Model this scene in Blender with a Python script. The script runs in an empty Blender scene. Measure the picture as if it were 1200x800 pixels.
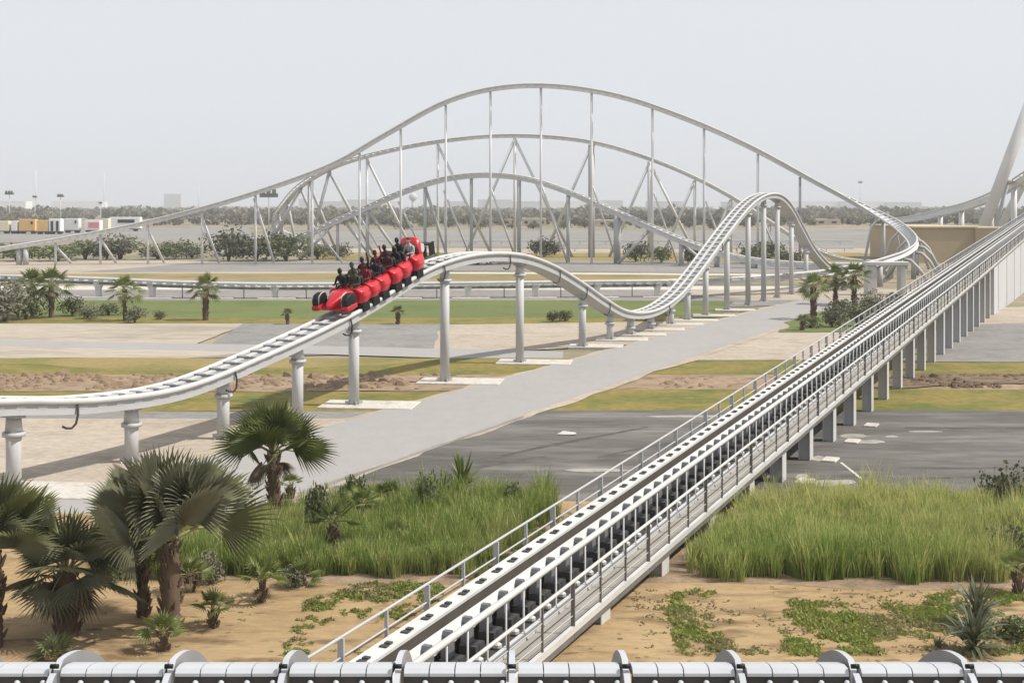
import bpy, bmesh, math, random
import numpy as np
from mathutils import Vector, Matrix, noise as mnoise

random.seed(7)
RNG = np.random.default_rng(7)
S = bpy.context.scene
COL = S.collection
F, H, CX, HY = 1600.0, 9.0, 600.0, 240.0      # focal length in photo pixels, eye height, principal column, horizon row


def G(x, y, z=0.0):                            # point of the plane Z=z seen at a photo pixel
    Y = F * (H - z) / (y - HY)
    return Vector(((x - CX) * Y / F, Y, z))


def W(x, y, Y):                                # point at depth Y seen at a photo pixel
    return Vector(((x - CX) * Y / F, Y, H - (y - HY) * Y / F))


# ------------------------------------------------------------------ materials
def _nodes(name):
    m = bpy.data.materials.new(name)
    m.use_nodes = True
    nt = m.node_tree
    b = nt.nodes['Principled BSDF']
    return m, nt, b


def rgb(c):
    return (c[0], c[1], c[2], 1.0)


def noise_node(nt, scale, detail=4.0, rough=0.55, vec=None):
    n = nt.nodes.new('ShaderNodeTexNoise')
    n.inputs['Scale'].default_value = scale
    n.inputs['Detail'].default_value = detail
    n.inputs['Roughness'].default_value = rough
    if vec is not None:
        nt.links.new(vec, n.inputs['Vector'])
    return n


def mixc(nt, fac, a, b, blend='MIX'):
    n = nt.nodes.new('ShaderNodeMix')
    n.data_type = 'RGBA'
    n.blend_type = blend
    if isinstance(fac, (int, float)):
        n.inputs[0].default_value = fac
    else:
        nt.links.new(fac, n.inputs[0])
    for i, v in ((6, a), (7, b)):
        if isinstance(v, tuple):
            n.inputs[i].default_value = rgb(v)
        else:
            nt.links.new(v, n.inputs[i])
    return n.outputs[2]


def ramp(nt, src, lo, hi):
    n = nt.nodes.new('ShaderNodeMapRange')
    n.inputs[1].default_value = lo
    n.inputs[2].default_value = hi
    nt.links.new(src, n.inputs[0])
    return n.outputs[0]


def geo_vec(nt, sx=1, sy=1, sz=1):
    g = nt.nodes.new('ShaderNodeNewGeometry')   # world position: a stable material space for fixed ground
    if sx == sy == sz == 1:
        return g.outputs['Position']
    mp = nt.nodes.new('ShaderNodeMapping')
    mp.inputs['Scale'].default_value = (sx, sy, sz)
    nt.links.new(g.outputs['Position'], mp.inputs['Vector'])
    return mp.outputs['Vector']


def ground_mat(name, c1, c2, c3, big=0.12, fine=2.2, bump=0.3, f3=(0.5, 0.7), rough=0.95, stretch=(1, 1, 1), speck=None, amp=0.21):
    m, nt, b = _nodes(name)
    v = geo_vec(nt, *stretch)
    n1 = noise_node(nt, big, 6, 0.6, v)
    n2 = noise_node(nt, fine, 8, 0.65, v)
    n3 = noise_node(nt, big * 3.1, 5, 0.6, v)
    c = mixc(nt, ramp(nt, n1.outputs['Fac'], 0.35, 0.65), c1, c2)
    c = mixc(nt, ramp(nt, n3.outputs['Fac'], *f3), c, c3)
    g = nt.nodes.new('ShaderNodeMapRange')
    g.inputs[1].default_value = 0.25; g.inputs[2].default_value = 0.75
    g.inputs[3].default_value = 1 - amp; g.inputs[4].default_value = 1 + amp
    nt.links.new(n2.outputs['Fac'], g.inputs[0])
    mm = nt.nodes.new('ShaderNodeVectorMath'); mm.operation = 'SCALE'
    nt.links.new(c, mm.inputs[0]); nt.links.new(g.outputs[0], mm.inputs['Scale'])
    out = mm.outputs[0]
    if speck:
        ns = noise_node(nt, speck[1], 3, 0.5, v)
        out = mixc(nt, ramp(nt, ns.outputs['Fac'], speck[2], speck[2] + 0.06), out, speck[0])
    nt.links.new(out, b.inputs['Base Color'])
    b.inputs['Roughness'].default_value = rough
    b.inputs['Specular IOR Level'].default_value = 0.2
    if bump:
        bp = nt.nodes.new('ShaderNodeBump')
        bp.inputs['Strength'].default_value = bump
        bp.inputs['Distance'].default_value = 0.08
        nt.links.new(n2.outputs['Fac'], bp.inputs['Height'])
        nt.links.new(bp.outputs[0], b.inputs['Normal'])
    return m


def paint_mat(name, c, dirt=None, rough=0.45, scale=1.5, metal=0.0, amount=0.35, coat=0.0, streak=False):
    m, nt, b = _nodes(name)
    dirt = dirt or tuple(x * 0.7 for x in c)
    v = geo_vec(nt, 1, 1, 0.12) if streak else geo_vec(nt)
    n1 = noise_node(nt, scale, 6, 0.65, v)
    n2 = noise_node(nt, scale * 9, 4, 0.6, v)
    col = mixc(nt, ramp(nt, n1.outputs['Fac'], 0.42, 0.78), c, dirt)
    col = mixc(nt, amount * 0.5, col, mixc(nt, n2.outputs['Fac'], tuple(x * 0.8 for x in c), c))
    nt.links.new(col, b.inputs['Base Color'])
    r = nt.nodes.new('ShaderNodeMapRange')
    r.inputs[3].default_value = max(0.05, rough - 0.08); r.inputs[4].default_value = min(1, rough + 0.15)
    nt.links.new(n2.outputs['Fac'], r.inputs[0]); nt.links.new(r.outputs[0], b.inputs['Roughness'])
    b.inputs['Metallic'].default_value = metal
    b.inputs['Specular IOR Level'].default_value = 0.22 if max(c) < 0.25 else 0.4
    if coat:
        b.inputs['Coat Weight'].default_value = coat
        b.inputs['Coat Roughness'].default_value = 0.1
    return m


def leaf_mat(name, c1, c2, scale=1.2, rough=0.55, trans=0.25, c3=None):
    m, nt, b = _nodes(name)
    oi = nt.nodes.new('ShaderNodeObjectInfo')
    n = noise_node(nt, scale, 4, 0.6, geo_vec(nt))
    col = mixc(nt, ramp(nt, n.outputs['Fac'], 0.35, 0.68), c1, c2)
    if c3:
        n3 = noise_node(nt, scale * 0.25, 3, 0.5, geo_vec(nt))
        col = mixc(nt, ramp(nt, n3.outputs['Fac'], 0.45, 0.62), col, c3)
    hs = nt.nodes.new('ShaderNodeHueSaturation')
    mr = nt.nodes.new('ShaderNodeMapRange')
    mr.inputs[3].default_value = 0.8; mr.inputs[4].default_value = 1.2
    nt.links.new(oi.outputs['Random'], mr.inputs[0]); nt.links.new(mr.outputs[0], hs.inputs['Value'])
    nt.links.new(col, hs.inputs['Color'])
    nt.links.new(hs.outputs[0], b.inputs['Base Color'])
    b.inputs['Roughness'].default_value = rough
    b.inputs['Specular IOR Level'].default_value = 0.3
    if trans:
        t = nt.nodes.new('ShaderNodeBsdfTranslucent')
        nt.links.new(hs.outputs[0], t.inputs['Color'])
        mx = nt.nodes.new('ShaderNodeMixShader'); mx.inputs[0].default_value = trans
        nt.links.new(b.outputs[0], mx.inputs[1]); nt.links.new(t.outputs[0], mx.inputs[2])
        nt.links.new(mx.outputs[0], nt.nodes['Material Output'].inputs['Surface'])
    return m


M = {}
M['white'] = paint_mat('white_paint', (0.53, 0.525, 0.51), (0.42, 0.41, 0.39), 0.45, 0.9)
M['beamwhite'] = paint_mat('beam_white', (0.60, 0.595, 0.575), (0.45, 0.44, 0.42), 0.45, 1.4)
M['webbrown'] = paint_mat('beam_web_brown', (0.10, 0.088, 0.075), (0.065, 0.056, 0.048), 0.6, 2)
M['steel'] = paint_mat('steel_paint', (0.43, 0.43, 0.43), (0.35, 0.35, 0.34), 0.5, 0.6)
M['steel_streak'] = paint_mat('column_paint', (0.49, 0.49, 0.49), (0.36, 0.355, 0.34), 0.5, 2.2, streak=True)
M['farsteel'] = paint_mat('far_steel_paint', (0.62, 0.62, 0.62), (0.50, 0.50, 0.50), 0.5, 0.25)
M['greypaint'] = paint_mat('grey_paint', (0.44, 0.44, 0.45), (0.35, 0.35, 0.35), 0.5, 0.9, streak=True)
M['tie'] = paint_mat('tie_steel', (0.20, 0.20, 0.205), (0.12, 0.12, 0.12), 0.55, 3)
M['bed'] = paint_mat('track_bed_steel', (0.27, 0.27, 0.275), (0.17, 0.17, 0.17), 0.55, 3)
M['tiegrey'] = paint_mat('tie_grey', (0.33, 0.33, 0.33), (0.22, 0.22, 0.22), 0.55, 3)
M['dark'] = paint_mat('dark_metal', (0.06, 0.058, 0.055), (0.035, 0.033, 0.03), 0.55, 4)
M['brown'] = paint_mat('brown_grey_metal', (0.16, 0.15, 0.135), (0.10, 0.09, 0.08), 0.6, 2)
M['fin'] = paint_mat('fin_metal', (0.15, 0.15, 0.155), (0.10, 0.10, 0.10), 0.45, 3)
M['plank'] = paint_mat('walkway_planks', (0.30, 0.28, 0.245), (0.21, 0.19, 0.165), 0.85, 1.2)
M['red'] = paint_mat('red_paint', (0.46, 0.003, 0.013), (0.40, 0.003, 0.011), 0.32, 2, coat=0.3, amount=0.1)
M['black'] = paint_mat('black_plastic', (0.008, 0.008, 0.009), (0.012, 0.012, 0.012), 0.5, 4)
M['concrete'] = ground_mat('concrete', (0.47, 0.445, 0.395), (0.53, 0.50, 0.45), (0.38, 0.36, 0.32), 0.5, 5, 0.15)
M['road'] = ground_mat('road_surface', (0.305, 0.293, 0.282), (0.32, 0.306, 0.293), (0.285, 0.27, 0.255), 0.03, 2.0, 0.03, (0.5, 0.75), stretch=(1, 0.4, 1), amp=0.05)
M['farroad'] = ground_mat('far_road_surface', (0.215, 0.203, 0.188), (0.25, 0.236, 0.22), (0.185, 0.174, 0.16), 0.03, 1.0, 0.05)
M['asphalt'] = ground_mat('dark_asphalt', (0.085, 0.079, 0.071), (0.135, 0.127, 0.115), (0.175, 0.165, 0.15), 0.11, 1.8, 0.2, (0.48, 0.64), stretch=(0.35, 1.1, 1), amp=0.3, speck=((0.33, 0.30, 0.26), 0.55, 0.70))
M['asphalt2'] = ground_mat('grey_asphalt', (0.21, 0.202, 0.19), (0.24, 0.23, 0.215), (0.175, 0.166, 0.155), 0.14, 2.0, 0.1)
M['sand'] = ground_mat('beige_gravel', (0.355, 0.30, 0.238), (0.40, 0.345, 0.28), (0.285, 0.24, 0.19), 0.13, 3.2, 0.35)
M['patch'] = ground_mat('cement_patch', (0.30, 0.285, 0.25), (0.36, 0.34, 0.30), (0.2, 0.19, 0.175), 0.8, 3, 0.15)
M['tyremark'] = ground_mat('tyre_rubber_mark', (0.075, 0.07, 0.065), (0.11, 0.104, 0.095), (0.06, 0.057, 0.053), 0.6, 3, 0.1)
M['sandpale'] = ground_mat('pale_sand', (0.355, 0.305, 0.245), (0.395, 0.345, 0.282), (0.285, 0.245, 0.195), 0.08, 1.4, 0.3, (0.48, 0.66), stretch=(0.4, 1, 1))
M['orange'] = ground_mat('orange_sand', (0.31, 0.212, 0.108), (0.37, 0.265, 0.145), (0.185, 0.125, 0.065), 0.38, 3.2, 1.0, (0.52, 0.66), stretch=(0.5, 1.3, 1), speck=((0.17, 0.12, 0.07), 2.6, 0.66))
M['dirt'] = ground_mat('brown_dirt', (0.25, 0.18, 0.12), (0.31, 0.23, 0.155), (0.17, 0.12, 0.08), 0.3, 2.4, 0.9)
M['soil'] = ground_mat('dark_soil', (0.15, 0.105, 0.07), (0.20, 0.145, 0.095), (0.10, 0.07, 0.045), 0.4, 2.4, 0.9)
M['lawn'] = ground_mat('mown_lawn', (0.19, 0.158, 0.043), (0.215, 0.168, 0.05), (0.115, 0.128, 0.034), 0.10, 2.2, 0.5, (0.46, 0.64), speck=((0.24, 0.17, 0.085), 0.9, 0.66), amp=0.3)
M['lawngreen'] = ground_mat('green_lawn', (0.115, 0.142, 0.046), (0.135, 0.155, 0.052), (0.095, 0.122, 0.038), 0.05, 4, 0.3)
M['lawndry'] = ground_mat('dry_lawn', (0.235, 0.185, 0.075), (0.265, 0.20, 0.085), (0.175, 0.16, 0.052), 0.05, 3, 0.3, (0.48, 0.62))
M['scrub'] = ground_mat('scrubland_soil', (0.30, 0.25, 0.18), (0.21, 0.185, 0.125), (0.15, 0.15, 0.09), 0.012, 0.25, 0.2, (0.48, 0.6))
M['tan'] = paint_mat('tan_render', (0.46, 0.37, 0.25), (0.41, 0.33, 0.22), 0.9, 0.15)
M['tanshaded'] = paint_mat('tan_render_shaded', (0.40, 0.32, 0.215), (0.36, 0.285, 0.19), 0.9, 0.15)  # same tan, darkened: shade past the building's corner put into the colour
M['beigewall'] = paint_mat('beige_wall', (0.52, 0.44, 0.34), (0.42, 0.35, 0.27), 0.9, 0.3)
M['greywall'] = paint_mat('grey_wall', (0.50, 0.50, 0.51), (0.43, 0.43, 0.43), 0.7, 0.4, streak=True)
M['trunk'] = paint_mat('palm_trunk', (0.13, 0.09, 0.06), (0.07, 0.048, 0.032), 0.95, 9)
M['deadleaf'] = paint_mat('dead_leaf', (0.19, 0.145, 0.095), (0.10, 0.075, 0.05), 0.9, 6)
M['petiole'] = leaf_mat('palm_petiole', (0.26, 0.25, 0.12), (0.33, 0.29, 0.15), 3, 0.5, 0.0)
M['palm'] = leaf_mat('fan_palm_leaf', (0.165, 0.165, 0.10), (0.23, 0.226, 0.15), 1.5, 0.38, 0.25, c3=(0.165, 0.18, 0.065))
M['palmgreen'] = leaf_mat('green_palm_leaf', (0.125, 0.165, 0.04), (0.18, 0.20, 0.06), 1.5, 0.42, 0.28)
M['yucca'] = leaf_mat('grey_green_leaf', (0.12, 0.135, 0.075), (0.165, 0.175, 0.105), 2, 0.5, 0.2)
M['bush'] = leaf_mat('bush_leaf', (0.115, 0.138, 0.058), (0.165, 0.18, 0.082), 0.8, 0.7, 0.15)
M['bushgrey'] = leaf_mat('grey_bush_leaf', (0.15, 0.15, 0.10), (0.20, 0.195, 0.135), 0.8, 0.7, 0.15)
M['bushdark'] = leaf_mat('dark_bush_leaf', (0.085, 0.09, 0.05), (0.125, 0.128, 0.072), 0.8, 0.7, 0.12)
M['treefar'] = leaf_mat('far_tree_leaf', (0.18, 0.162, 0.122), (0.245, 0.218, 0.165), 0.03, 0.85, 0.25, c3=(0.18, 0.175, 0.115))
M['reed'] = leaf_mat('reed_blade', (0.175, 0.25, 0.055), (0.23, 0.29, 0.075), 0.9, 0.6, 0.42, c3=(0.29, 0.32, 0.105))
M['reedtop'] = leaf_mat('reed_plume', (0.50, 0.47, 0.20), (0.42, 0.42, 0.16), 0.7, 0.7, 0.35)
M['weed'] = leaf_mat('weed_leaf', (0.22, 0.275, 0.055), (0.33, 0.335, 0.095), 2.2, 0.6, 0.3, c3=(0.30, 0.27, 0.12))
M['stalk'] = paint_mat('dry_stalk', (0.40, 0.31, 0.17), (0.30, 0.22, 0.12), 0.9, 5)
M['rock'] = paint_mat('earth_clod', (0.24, 0.17, 0.11), (0.15, 0.105, 0.068), 0.95, 3)
M['skin'] = paint_mat('skin', (0.38, 0.215, 0.145), (0.33, 0.18, 0.12), 0.5, 8, amount=0.1)
M['skinlight'] = paint_mat('light_skin', (0.50, 0.31, 0.22), (0.45, 0.27, 0.19), 0.5, 8, amount=0.1)
M['hair'] = paint_mat('dark_hair', (0.012, 0.010, 0.009), (0.02, 0.015, 0.012), 0.5, 20)
M['hairbrown'] = paint_mat('brown_hair', (0.09, 0.05, 0.025), (0.06, 0.035, 0.02), 0.5, 20)
M['balcony'] = paint_mat('balcony_white_metal', (0.47, 0.485, 0.505), (0.38, 0.395, 0.415), 0.38, 3)
M['ribgrey'] = paint_mat('balcony_grey_metal', (0.25, 0.255, 0.27), (0.20, 0.205, 0.215), 0.42, 3)
M['gap'] = paint_mat('balcony_dark_metal', (0.075, 0.068, 0.062), (0.05, 0.045, 0.04), 0.6, 3)
M['terrace'] = paint_mat('terrace_stone', (0.45, 0.42, 0.38), (0.38, 0.35, 0.31), 0.8, 2)
M['glassdark'] = paint_mat('dark_glass', (0.02, 0.022, 0.025), (0.03, 0.03, 0.03), 0.15, 1)
M['water'] = paint_mat('pale_water', (0.30, 0.34, 0.36), (0.27, 0.31, 0.33), 0.2, 0.01)
for nm, c in dict(shirtblack=(0.012, 0.012, 0.014), shirtred=(0.17, 0.015, 0.02), shirtwhite=(0.38, 0.37, 0.36), shirtgrey=(0.10, 0.10, 0.085),
                  shirtolive=(0.045, 0.045, 0.025), shirtmaroon=(0.06, 0.012, 0.016), jeans=(0.05, 0.06, 0.10),
                  truckwhite=(0.85, 0.84, 0.82), truckorange=(0.72, 0.46, 0.17), truckyellow=(0.74, 0.70, 0.48), truckred=(0.70, 0.25, 0.25),
                  truckgrey=(0.72, 0.71, 0.68), tyre=(0.02, 0.02, 0.02)).items():
    M[nm] = paint_mat(nm, c, tuple(x * 0.75 for x in c), 0.6, 2)

# ------------------------------------------------------------------ object plumbing
ORG = {}


def worldorg(o):
    return ORG[o.name] if o is not None else Vector((0, 0, 0))


def tag(o, label=None, cat=None, group=None, kind=None):
    if label: o['label'] = label
    if cat: o['category'] = cat
    if group: o['group'] = group
    if kind: o['kind'] = kind
    return o


def empty(name, loc, rz=0.0):
    o = bpy.data.objects.new(name, None)
    COL.objects.link(o)
    o.location = loc
    o.rotation_euler = (0, 0, rz)
    o.empty_display_size = 0.3
    ORG[o.name] = Vector(loc)
    return o


class MB:
    def __init__(s):
        s.v = []; s.f = []; s.m = []; s.smooth = []

    def add(s, verts, faces, mi=0, smooth=False):
        b = len(s.v)
        s.v.extend([tuple(p) for p in verts])
        for f in faces:
            s.f.append(tuple(i + b for i in f)); s.m.append(mi); s.smooth.append(smooth)

    def box(s, c, size, mi=0, mat=None):
        x, y, z = size[0] / 2, size[1] / 2, size[2] / 2
        vs = [Vector((sx * x, sy * y, sz * z)) for sx in (-1, 1) for sy in (-1, 1) for sz in (-1, 1)]
        if mat is not None: vs = [mat @ p for p in vs]
        vs = [p + Vector(c) for p in vs]
        s.add(vs, [(0, 1, 3, 2), (4, 6, 7, 5), (0, 4, 5, 1), (2, 3, 7, 6), (0, 2, 6, 4), (1, 5, 7, 3)], mi)

    def bevbox(s, c, size, bev=0.02, mi=0, mat=None):
        x, y, z = size[0] / 2, size[1] / 2, size[2] / 2
        b = min(bev, x * .9, y * .9, z * .9)
        ring = [(-x + b, -y), (x - b, -y), (x, -y + b), (x, y - b), (x - b, y), (-x + b, y), (-x, y - b), (-x, -y + b)]
        top = [(px * (x - b) / x, py * (y - b) / y) for px, py in ring]
        vs = [Vector((px, py, -z)) for px, py in top] + [Vector((px, py, -z + b)) for px, py in ring] + [Vector((px, py, z - b)) for px, py in ring] + [Vector((px, py, z)) for px, py in top]
        if mat is not None: vs = [mat @ p for p in vs]
        vs = [p + Vector(c) for p in vs]
        fs = [tuple(range(7, -1, -1)), tuple(range(24, 32))]
        for k in range(3):
            for i in range(8):
                j = (i + 1) % 8
                fs.append((k * 8 + i, k * 8 + j, k * 8 + 8 + j, k * 8 + 8 + i))
        s.add(vs, fs, mi)

    def tube(s, pts, r, n=8, mi=0, cap=True, smooth=True):
        pts = [Vector(p) for p in pts]
        rs = r if isinstance(r, (list, tuple)) else [r] * len(pts)
        vs, fs = [], []
        prev = None
        for i, p in enumerate(pts):
            t = (pts[min(i + 1, len(pts) - 1)] - pts[max(i - 1, 0)]).normalized()
            if prev is None:
                a = Vector((0, 0, 1)) if abs(t.z) < 0.9 else Vector((1, 0, 0))
                u = t.cross(a).normalized()
            else:
                u = (prev - t * prev.dot(t)).normalized()
            prev = u
            w = t.cross(u)
            for k in range(n):
                an = 2 * math.pi * k / n
                vs.append(p + (u * math.cos(an) + w * math.sin(an)) * rs[i])
        for i in range(len(pts) - 1):
            for k in range(n):
                k2 = (k + 1) % n
                fs.append((i * n + k, i * n + k2, (i + 1) * n + k2, (i + 1) * n + k))
        s.add(vs, fs, mi, smooth)
        if cap:
            b = len(s.v) - len(vs)
            s.f.append(tuple(b + k for k in range(n - 1, -1, -1))); s.m.append(mi); s.smooth.append(False)
            s.f.append(tuple(b + (len(pts) - 1) * n + k for k in range(n))); s.m.append(mi); s.smooth.append(False)

    def sweep(s, frames, prof, mi=0, cap=True, closed=True):
        n = len(prof); vs = []; fs = []
        for (p, sd, up) in frames:
            for (a, b) in prof: vs.append(p + sd * a + up * b)
        for i in range(len(frames) - 1):
            for k in range(n if closed else n - 1):
                k2 = (k + 1) % n
                fs.append((i * n + k, i * n + k2, (i + 1) * n + k2, (i + 1) * n + k))
        if cap:
            fs.append(tuple(range(n - 1, -1, -1))); fs.append(tuple((len(frames) - 1) * n + k for k in range(n)))
        s.add(vs, fs, mi)

    def build(s, name, mats, parent=None, origin=None):
        if not isinstance(mats, (list, tuple)): mats = [mats]
        if origin is None: origin = worldorg(parent)
        origin = Vector(origin)
        me = bpy.data.meshes.new(name)
        me.from_pydata([(p[0] - origin.x, p[1] - origin.y, p[2] - origin.z) for p in s.v], [], s.f)
        for m in mats: me.materials.append(m)
        me.polygons.foreach_set('material_index', s.m)
        me.polygons.foreach_set('use_smooth', s.smooth)
        bm = bmesh.new(); bm.from_mesh(me)
        if len(bm.faces) < 60000: bmesh.ops.recalc_face_normals(bm, faces=bm.faces)
        bm.to_mesh(me); bm.free()
        o = bpy.data.objects.new(name, me)
        COL.objects.link(o)
        o.location = origin - worldorg(parent)
        if parent is not None: o.parent = parent
        ORG[o.name] = origin
        return o


def array_mesh(name, verts, faces, mats, mi=None, parent=None, smooth=False):
    """verts (n,3), faces (m,k) numpy arrays"""
    me = bpy.data.meshes.new(name)
    nv, (nf, k) = len(verts), faces.shape
    me.vertices.add(nv); me.vertices.foreach_set('co', np.asarray(verts, np.float32).ravel())
    me.loops.add(nf * k); me.loops.foreach_set('vertex_index', faces.astype(np.int32).ravel())
    me.polygons.add(nf)
    me.polygons.foreach_set('loop_start', np.arange(0, nf * k, k, dtype=np.int32))
    me.polygons.foreach_set('loop_total', np.full(nf, k, dtype=np.int32))
    for m in mats: me.materials.append(m)
    if mi is not None: me.polygons.foreach_set('material_index', np.asarray(mi, np.int32))
    if smooth: me.polygons.foreach_set('use_smooth', np.ones(nf, bool))
    me.update(calc_edges=True); me.validate()
    return me


def link(name, me, loc=(0, 0, 0), parent=None, rz=0.0, sc=1.0):
    o = bpy.data.objects.new(name, me)
    COL.objects.link(o)
    o.location = loc
    o.rotation_euler = (0, 0, rz)
    o.scale = (sc, sc, sc) if isinstance(sc, (int, float)) else sc
    if parent is not None: o.parent = parent
    ORG[o.name] = Vector(loc)
    return o


# ------------------------------------------------------------------ camera, world, sun
cam = bpy.data.cameras.new('camera'); co = bpy.data.objects.new('camera', cam); COL.objects.link(co)
co.location = (0, 0, H); co.rotation_euler = (math.radians(90), 0, 0)
cam.sensor_width = 36; cam.lens = 36 * F / 1200; cam.shift_y = -160 / 1200
cam.clip_start = 0.1; cam.clip_end = 60000
S.camera = co

SUN = Vector((0.62, -0.08, 0.78)).normalized()
el = math.asin(SUN.z); az = math.atan2(SUN.x, SUN.y)
sd = bpy.data.lights.new('sun', 'SUN'); sd.energy = 4.8; sd.angle = math.radians(0.9); sd.color = (1.0, 0.95, 0.875)
so = bpy.data.objects.new('sun', sd); COL.objects.link(so)
so.rotation_euler = SUN.to_track_quat('Z', 'Y').to_euler(); so.location = (60, 20, 90)
w = bpy.data.worlds.new('World'); S.world = w; w.use_nodes = True
nt = w.node_tree; bg = nt.nodes['Background']
sk = nt.nodes.new('ShaderNodeTexSky'); sk.sky_type = 'NISHITA'; sk.sun_disc = False
sk.sun_elevation = el; sk.sun_rotation = az
sk.air_density = 1.0; sk.dust_density = 2.0; sk.ozone_density = 1.0; sk.altitude = 0
hs = nt.nodes.new('ShaderNodeHueSaturation'); hs.inputs['Saturation'].default_value = 0.35
nt.links.new(sk.outputs[0], hs.inputs['Color'])
pale = mixc(nt, 0.80, hs.outputs[0], (6.95, 7.15, 7.52))      # thin high overcast veils most of the blue
nt.links.new(pale, bg.inputs['Color']); bg.inputs['Strength'].default_value = 0.12
S.view_settings.view_transform = 'Standard'; S.view_settings.look = 'None'
S.view_settings.exposure = 0.02; S.view_settings.gamma = 1.0
S.render.engine = 'CYCLES'
S.cycles.use_denoising = True
S.cycles.max_bounces = 6; S.cycles.diffuse_bounces = 3; S.cycles.glossy_bounces = 2; S.cycles.volume_bounces = 0
S.cycles.transparent_max_bounces = 4

# haze
hz = MB(); hz.box((0, 15000, 16.5), (40000, 42000, 35.0 + 4.0))
ho = hz.build('haze', [], None, origin=(0, 0, 0)); tag(ho, kind='stuff')
hm = bpy.data.materials.new('haze_air'); hm.use_nodes = True
hn = hm.node_tree; hn.nodes.remove(hn.nodes['Principled BSDF'])
pv = hn.nodes.new('ShaderNodeVolumePrincipled')
pv.inputs['Color'].default_value = (0.93, 0.95, 0.97, 1); pv.inputs['Density'].default_value = 0.00032
hn.links.new(pv.outputs[0], hn.nodes['Material Output'].inputs['Volume'])
ho.data.materials.append(hm)

# ------------------------------------------------------------------ ground sheets
LAYER = [0.0]


def sheet(name, pts, mat, jit=0.25, step=1.5, world=False, kind='structure', label=None, z=None):
    if z is None:
        LAYER[0] += 0.004
        z = LAYER[0]
    P = [Vector((p[0], p[1], 0)) if world else G(*p) for p in pts]
    out = []
    for i, p in enumerate(P):
        q = P[(i + 1) % len(P)]
        n = max(1, min(160, int((q - p).length / step)))
        d = (q - p); nrm = Vector((-d.y, d.x, 0)).normalized()
        for k in range(n):
            a = p + d * (k / n)
            if jit and 0 < k:
                a = a + nrm * (mnoise.noise(Vector((a.x * .35, a.y * .35, z * 900))) * jit * 1.6 + mnoise.noise(Vector((a.x * 1.7, a.y * 1.7, z * 700))) * jit * .5)
            out.append(Vector((a.x, a.y, z)))
    bm = bmesh.new()
    f = bm.faces.new([bm.verts.new(p) for p in out])
    if f.normal.z < 0 or True:
        f.normal_update()
        if f.normal.z < 0: f.normal_flip()
    bmesh.ops.triangulate(bm, faces=bm.faces)
    me = bpy.data.meshes.new(name); bm.to_mesh(me); bm.free(); me.materials.append(mat)
    o = link(name, me); tag(o, label=label, kind=kind)
    return o


B = -700; R = 1900
gm = MB(); gm.add([(-20000, -200, 0), (20000, -200, 0), (20000, 35000, 0), (-20000, 35000, 0)], [(0, 1, 2, 3)])
tag(gm.build('ground', M['scrub']), kind='structure')
sheet('water', [(640, 244.6), (1500, 244.6), (1500, 242.0), (560, 242.0)], M['water'], 0, 500)
sheet('asphalt', [(330, 271), (1500, 269), (1500, 289.5), (330, 289.5)], M['farroad'], 0.6, 12)
sheet('asphalt', [(-300, 285), (-300, 273), (290, 266), (300, 282.5)], M['farroad'], 0.6, 12)
sheet('sand', [(300, 296), (330, 291), (1100, 291), (1100, 297)], M['sandpale'], 1.5, 6)
sheet('lawn', [(360, 305.5), (370, 297), (1010, 296), (1010, 306)], M['lawndry'], 1.2, 6)
sheet('sand', [(-300, 325), (-300, 305.5), (480, 305.5), (480, 325)], M['sandpale'], 0.8, 5)
sheet('road', [(90, 319.5), (230, 308), (560, 304.8), (1000, 308), (1000, 321), (560, 317.5)], M['farroad'], 0.4, 5)
sheet('verge', [(420, 318.8), (640, 319.5), (1000, 322), (1000, 324), (640, 321.5), (420, 320.5)], M['concrete'], 0.15, 5)
sheet('lawn', [(-300, 327), (-300, 319), (90, 321), (420, 320.5), (1000, 324), (1000, 330), (560, 327)], M['lawndry'], 0.5, 4)
sheet('lawn', [(-300, 336), (-300, 327), (560, 327), (1000, 330), (1000, 336)], M['scrub'], 0.3, 4)
sheet('verge', [(-300, 340.5), (-300, 335.5), (940, 335.5), (940, 340.5)], M['concrete'], 0.1, 4)
sheet('road', [(-300, 353), (-300, 340), (860, 340), (1100, 343), (1100, 354), (860, 360)], M['farroad'], 0.2, 3)
sheet('sand', [(780, 341), (1000, 338), (1100, 340), (1100, 350), (880, 353)], M['sandpale'], 0.6, 3)
sheet('lawn', [(-300, 373), (-300, 352.5), (700, 352.5), (860, 354), (840, 373)], M['lawngreen'], 0.25, 2.5)
sheet('lawn', [(-300, 381.5), (-300, 372.5), (560, 373), (800, 372), (780, 382)], M['lawn'], 0.35, 2.5)
sheet('sand', [(-300, 401), (-300, 380), (290, 380), (225, 406)], M['sandpale'], 0.12, 2)
sheet('asphalt', [(285, 380), (520, 381), (560, 384), (516, 413), (222, 421)], M['asphalt2'], 0.08, 2)
sheet('sand', [(518, 381.5), (900, 376), (830, 400), (560, 415), (508, 413)], M['sand'], 0.15, 2)
sheet('road', [(-300, 389), (0, 400), (300, 405), (660, 413), (660, 425), (300, 414), (0, 407), (-300, 396)], M['road'], 0.05, 2)
sheet('sand', [(-300, 421.5), (-300, 396), (0, 407), (300, 414), (215, 421.5)], M['sandpale'], 0.1, 2)
sheet('lawn', [(-300, 441.5), (-300, 421), (640, 421), (900, 423), (R, 424), (R, 441), (400, 442.5)], M['lawn'], 0.12, 2)
sheet('lawn', [(-300, 435), (-300, 421.3), (560, 421.3), (400, 431), (150, 437), (50, 428)], M['lawndry'], 0.7, 2)
sheet('dirt', [(-300, 461), (-300, 441), (560, 441), (900, 441), (R, 440), (R, 458), (560, 460)], M['dirt'], 0.3, 1.6)
sheet('lawn', [(-300, 485), (-300, 461), (480, 461), (720, 458.5), (R, 458), (R, 485), (720, 484)], M['lawn'], 0.12, 1.6)
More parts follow.
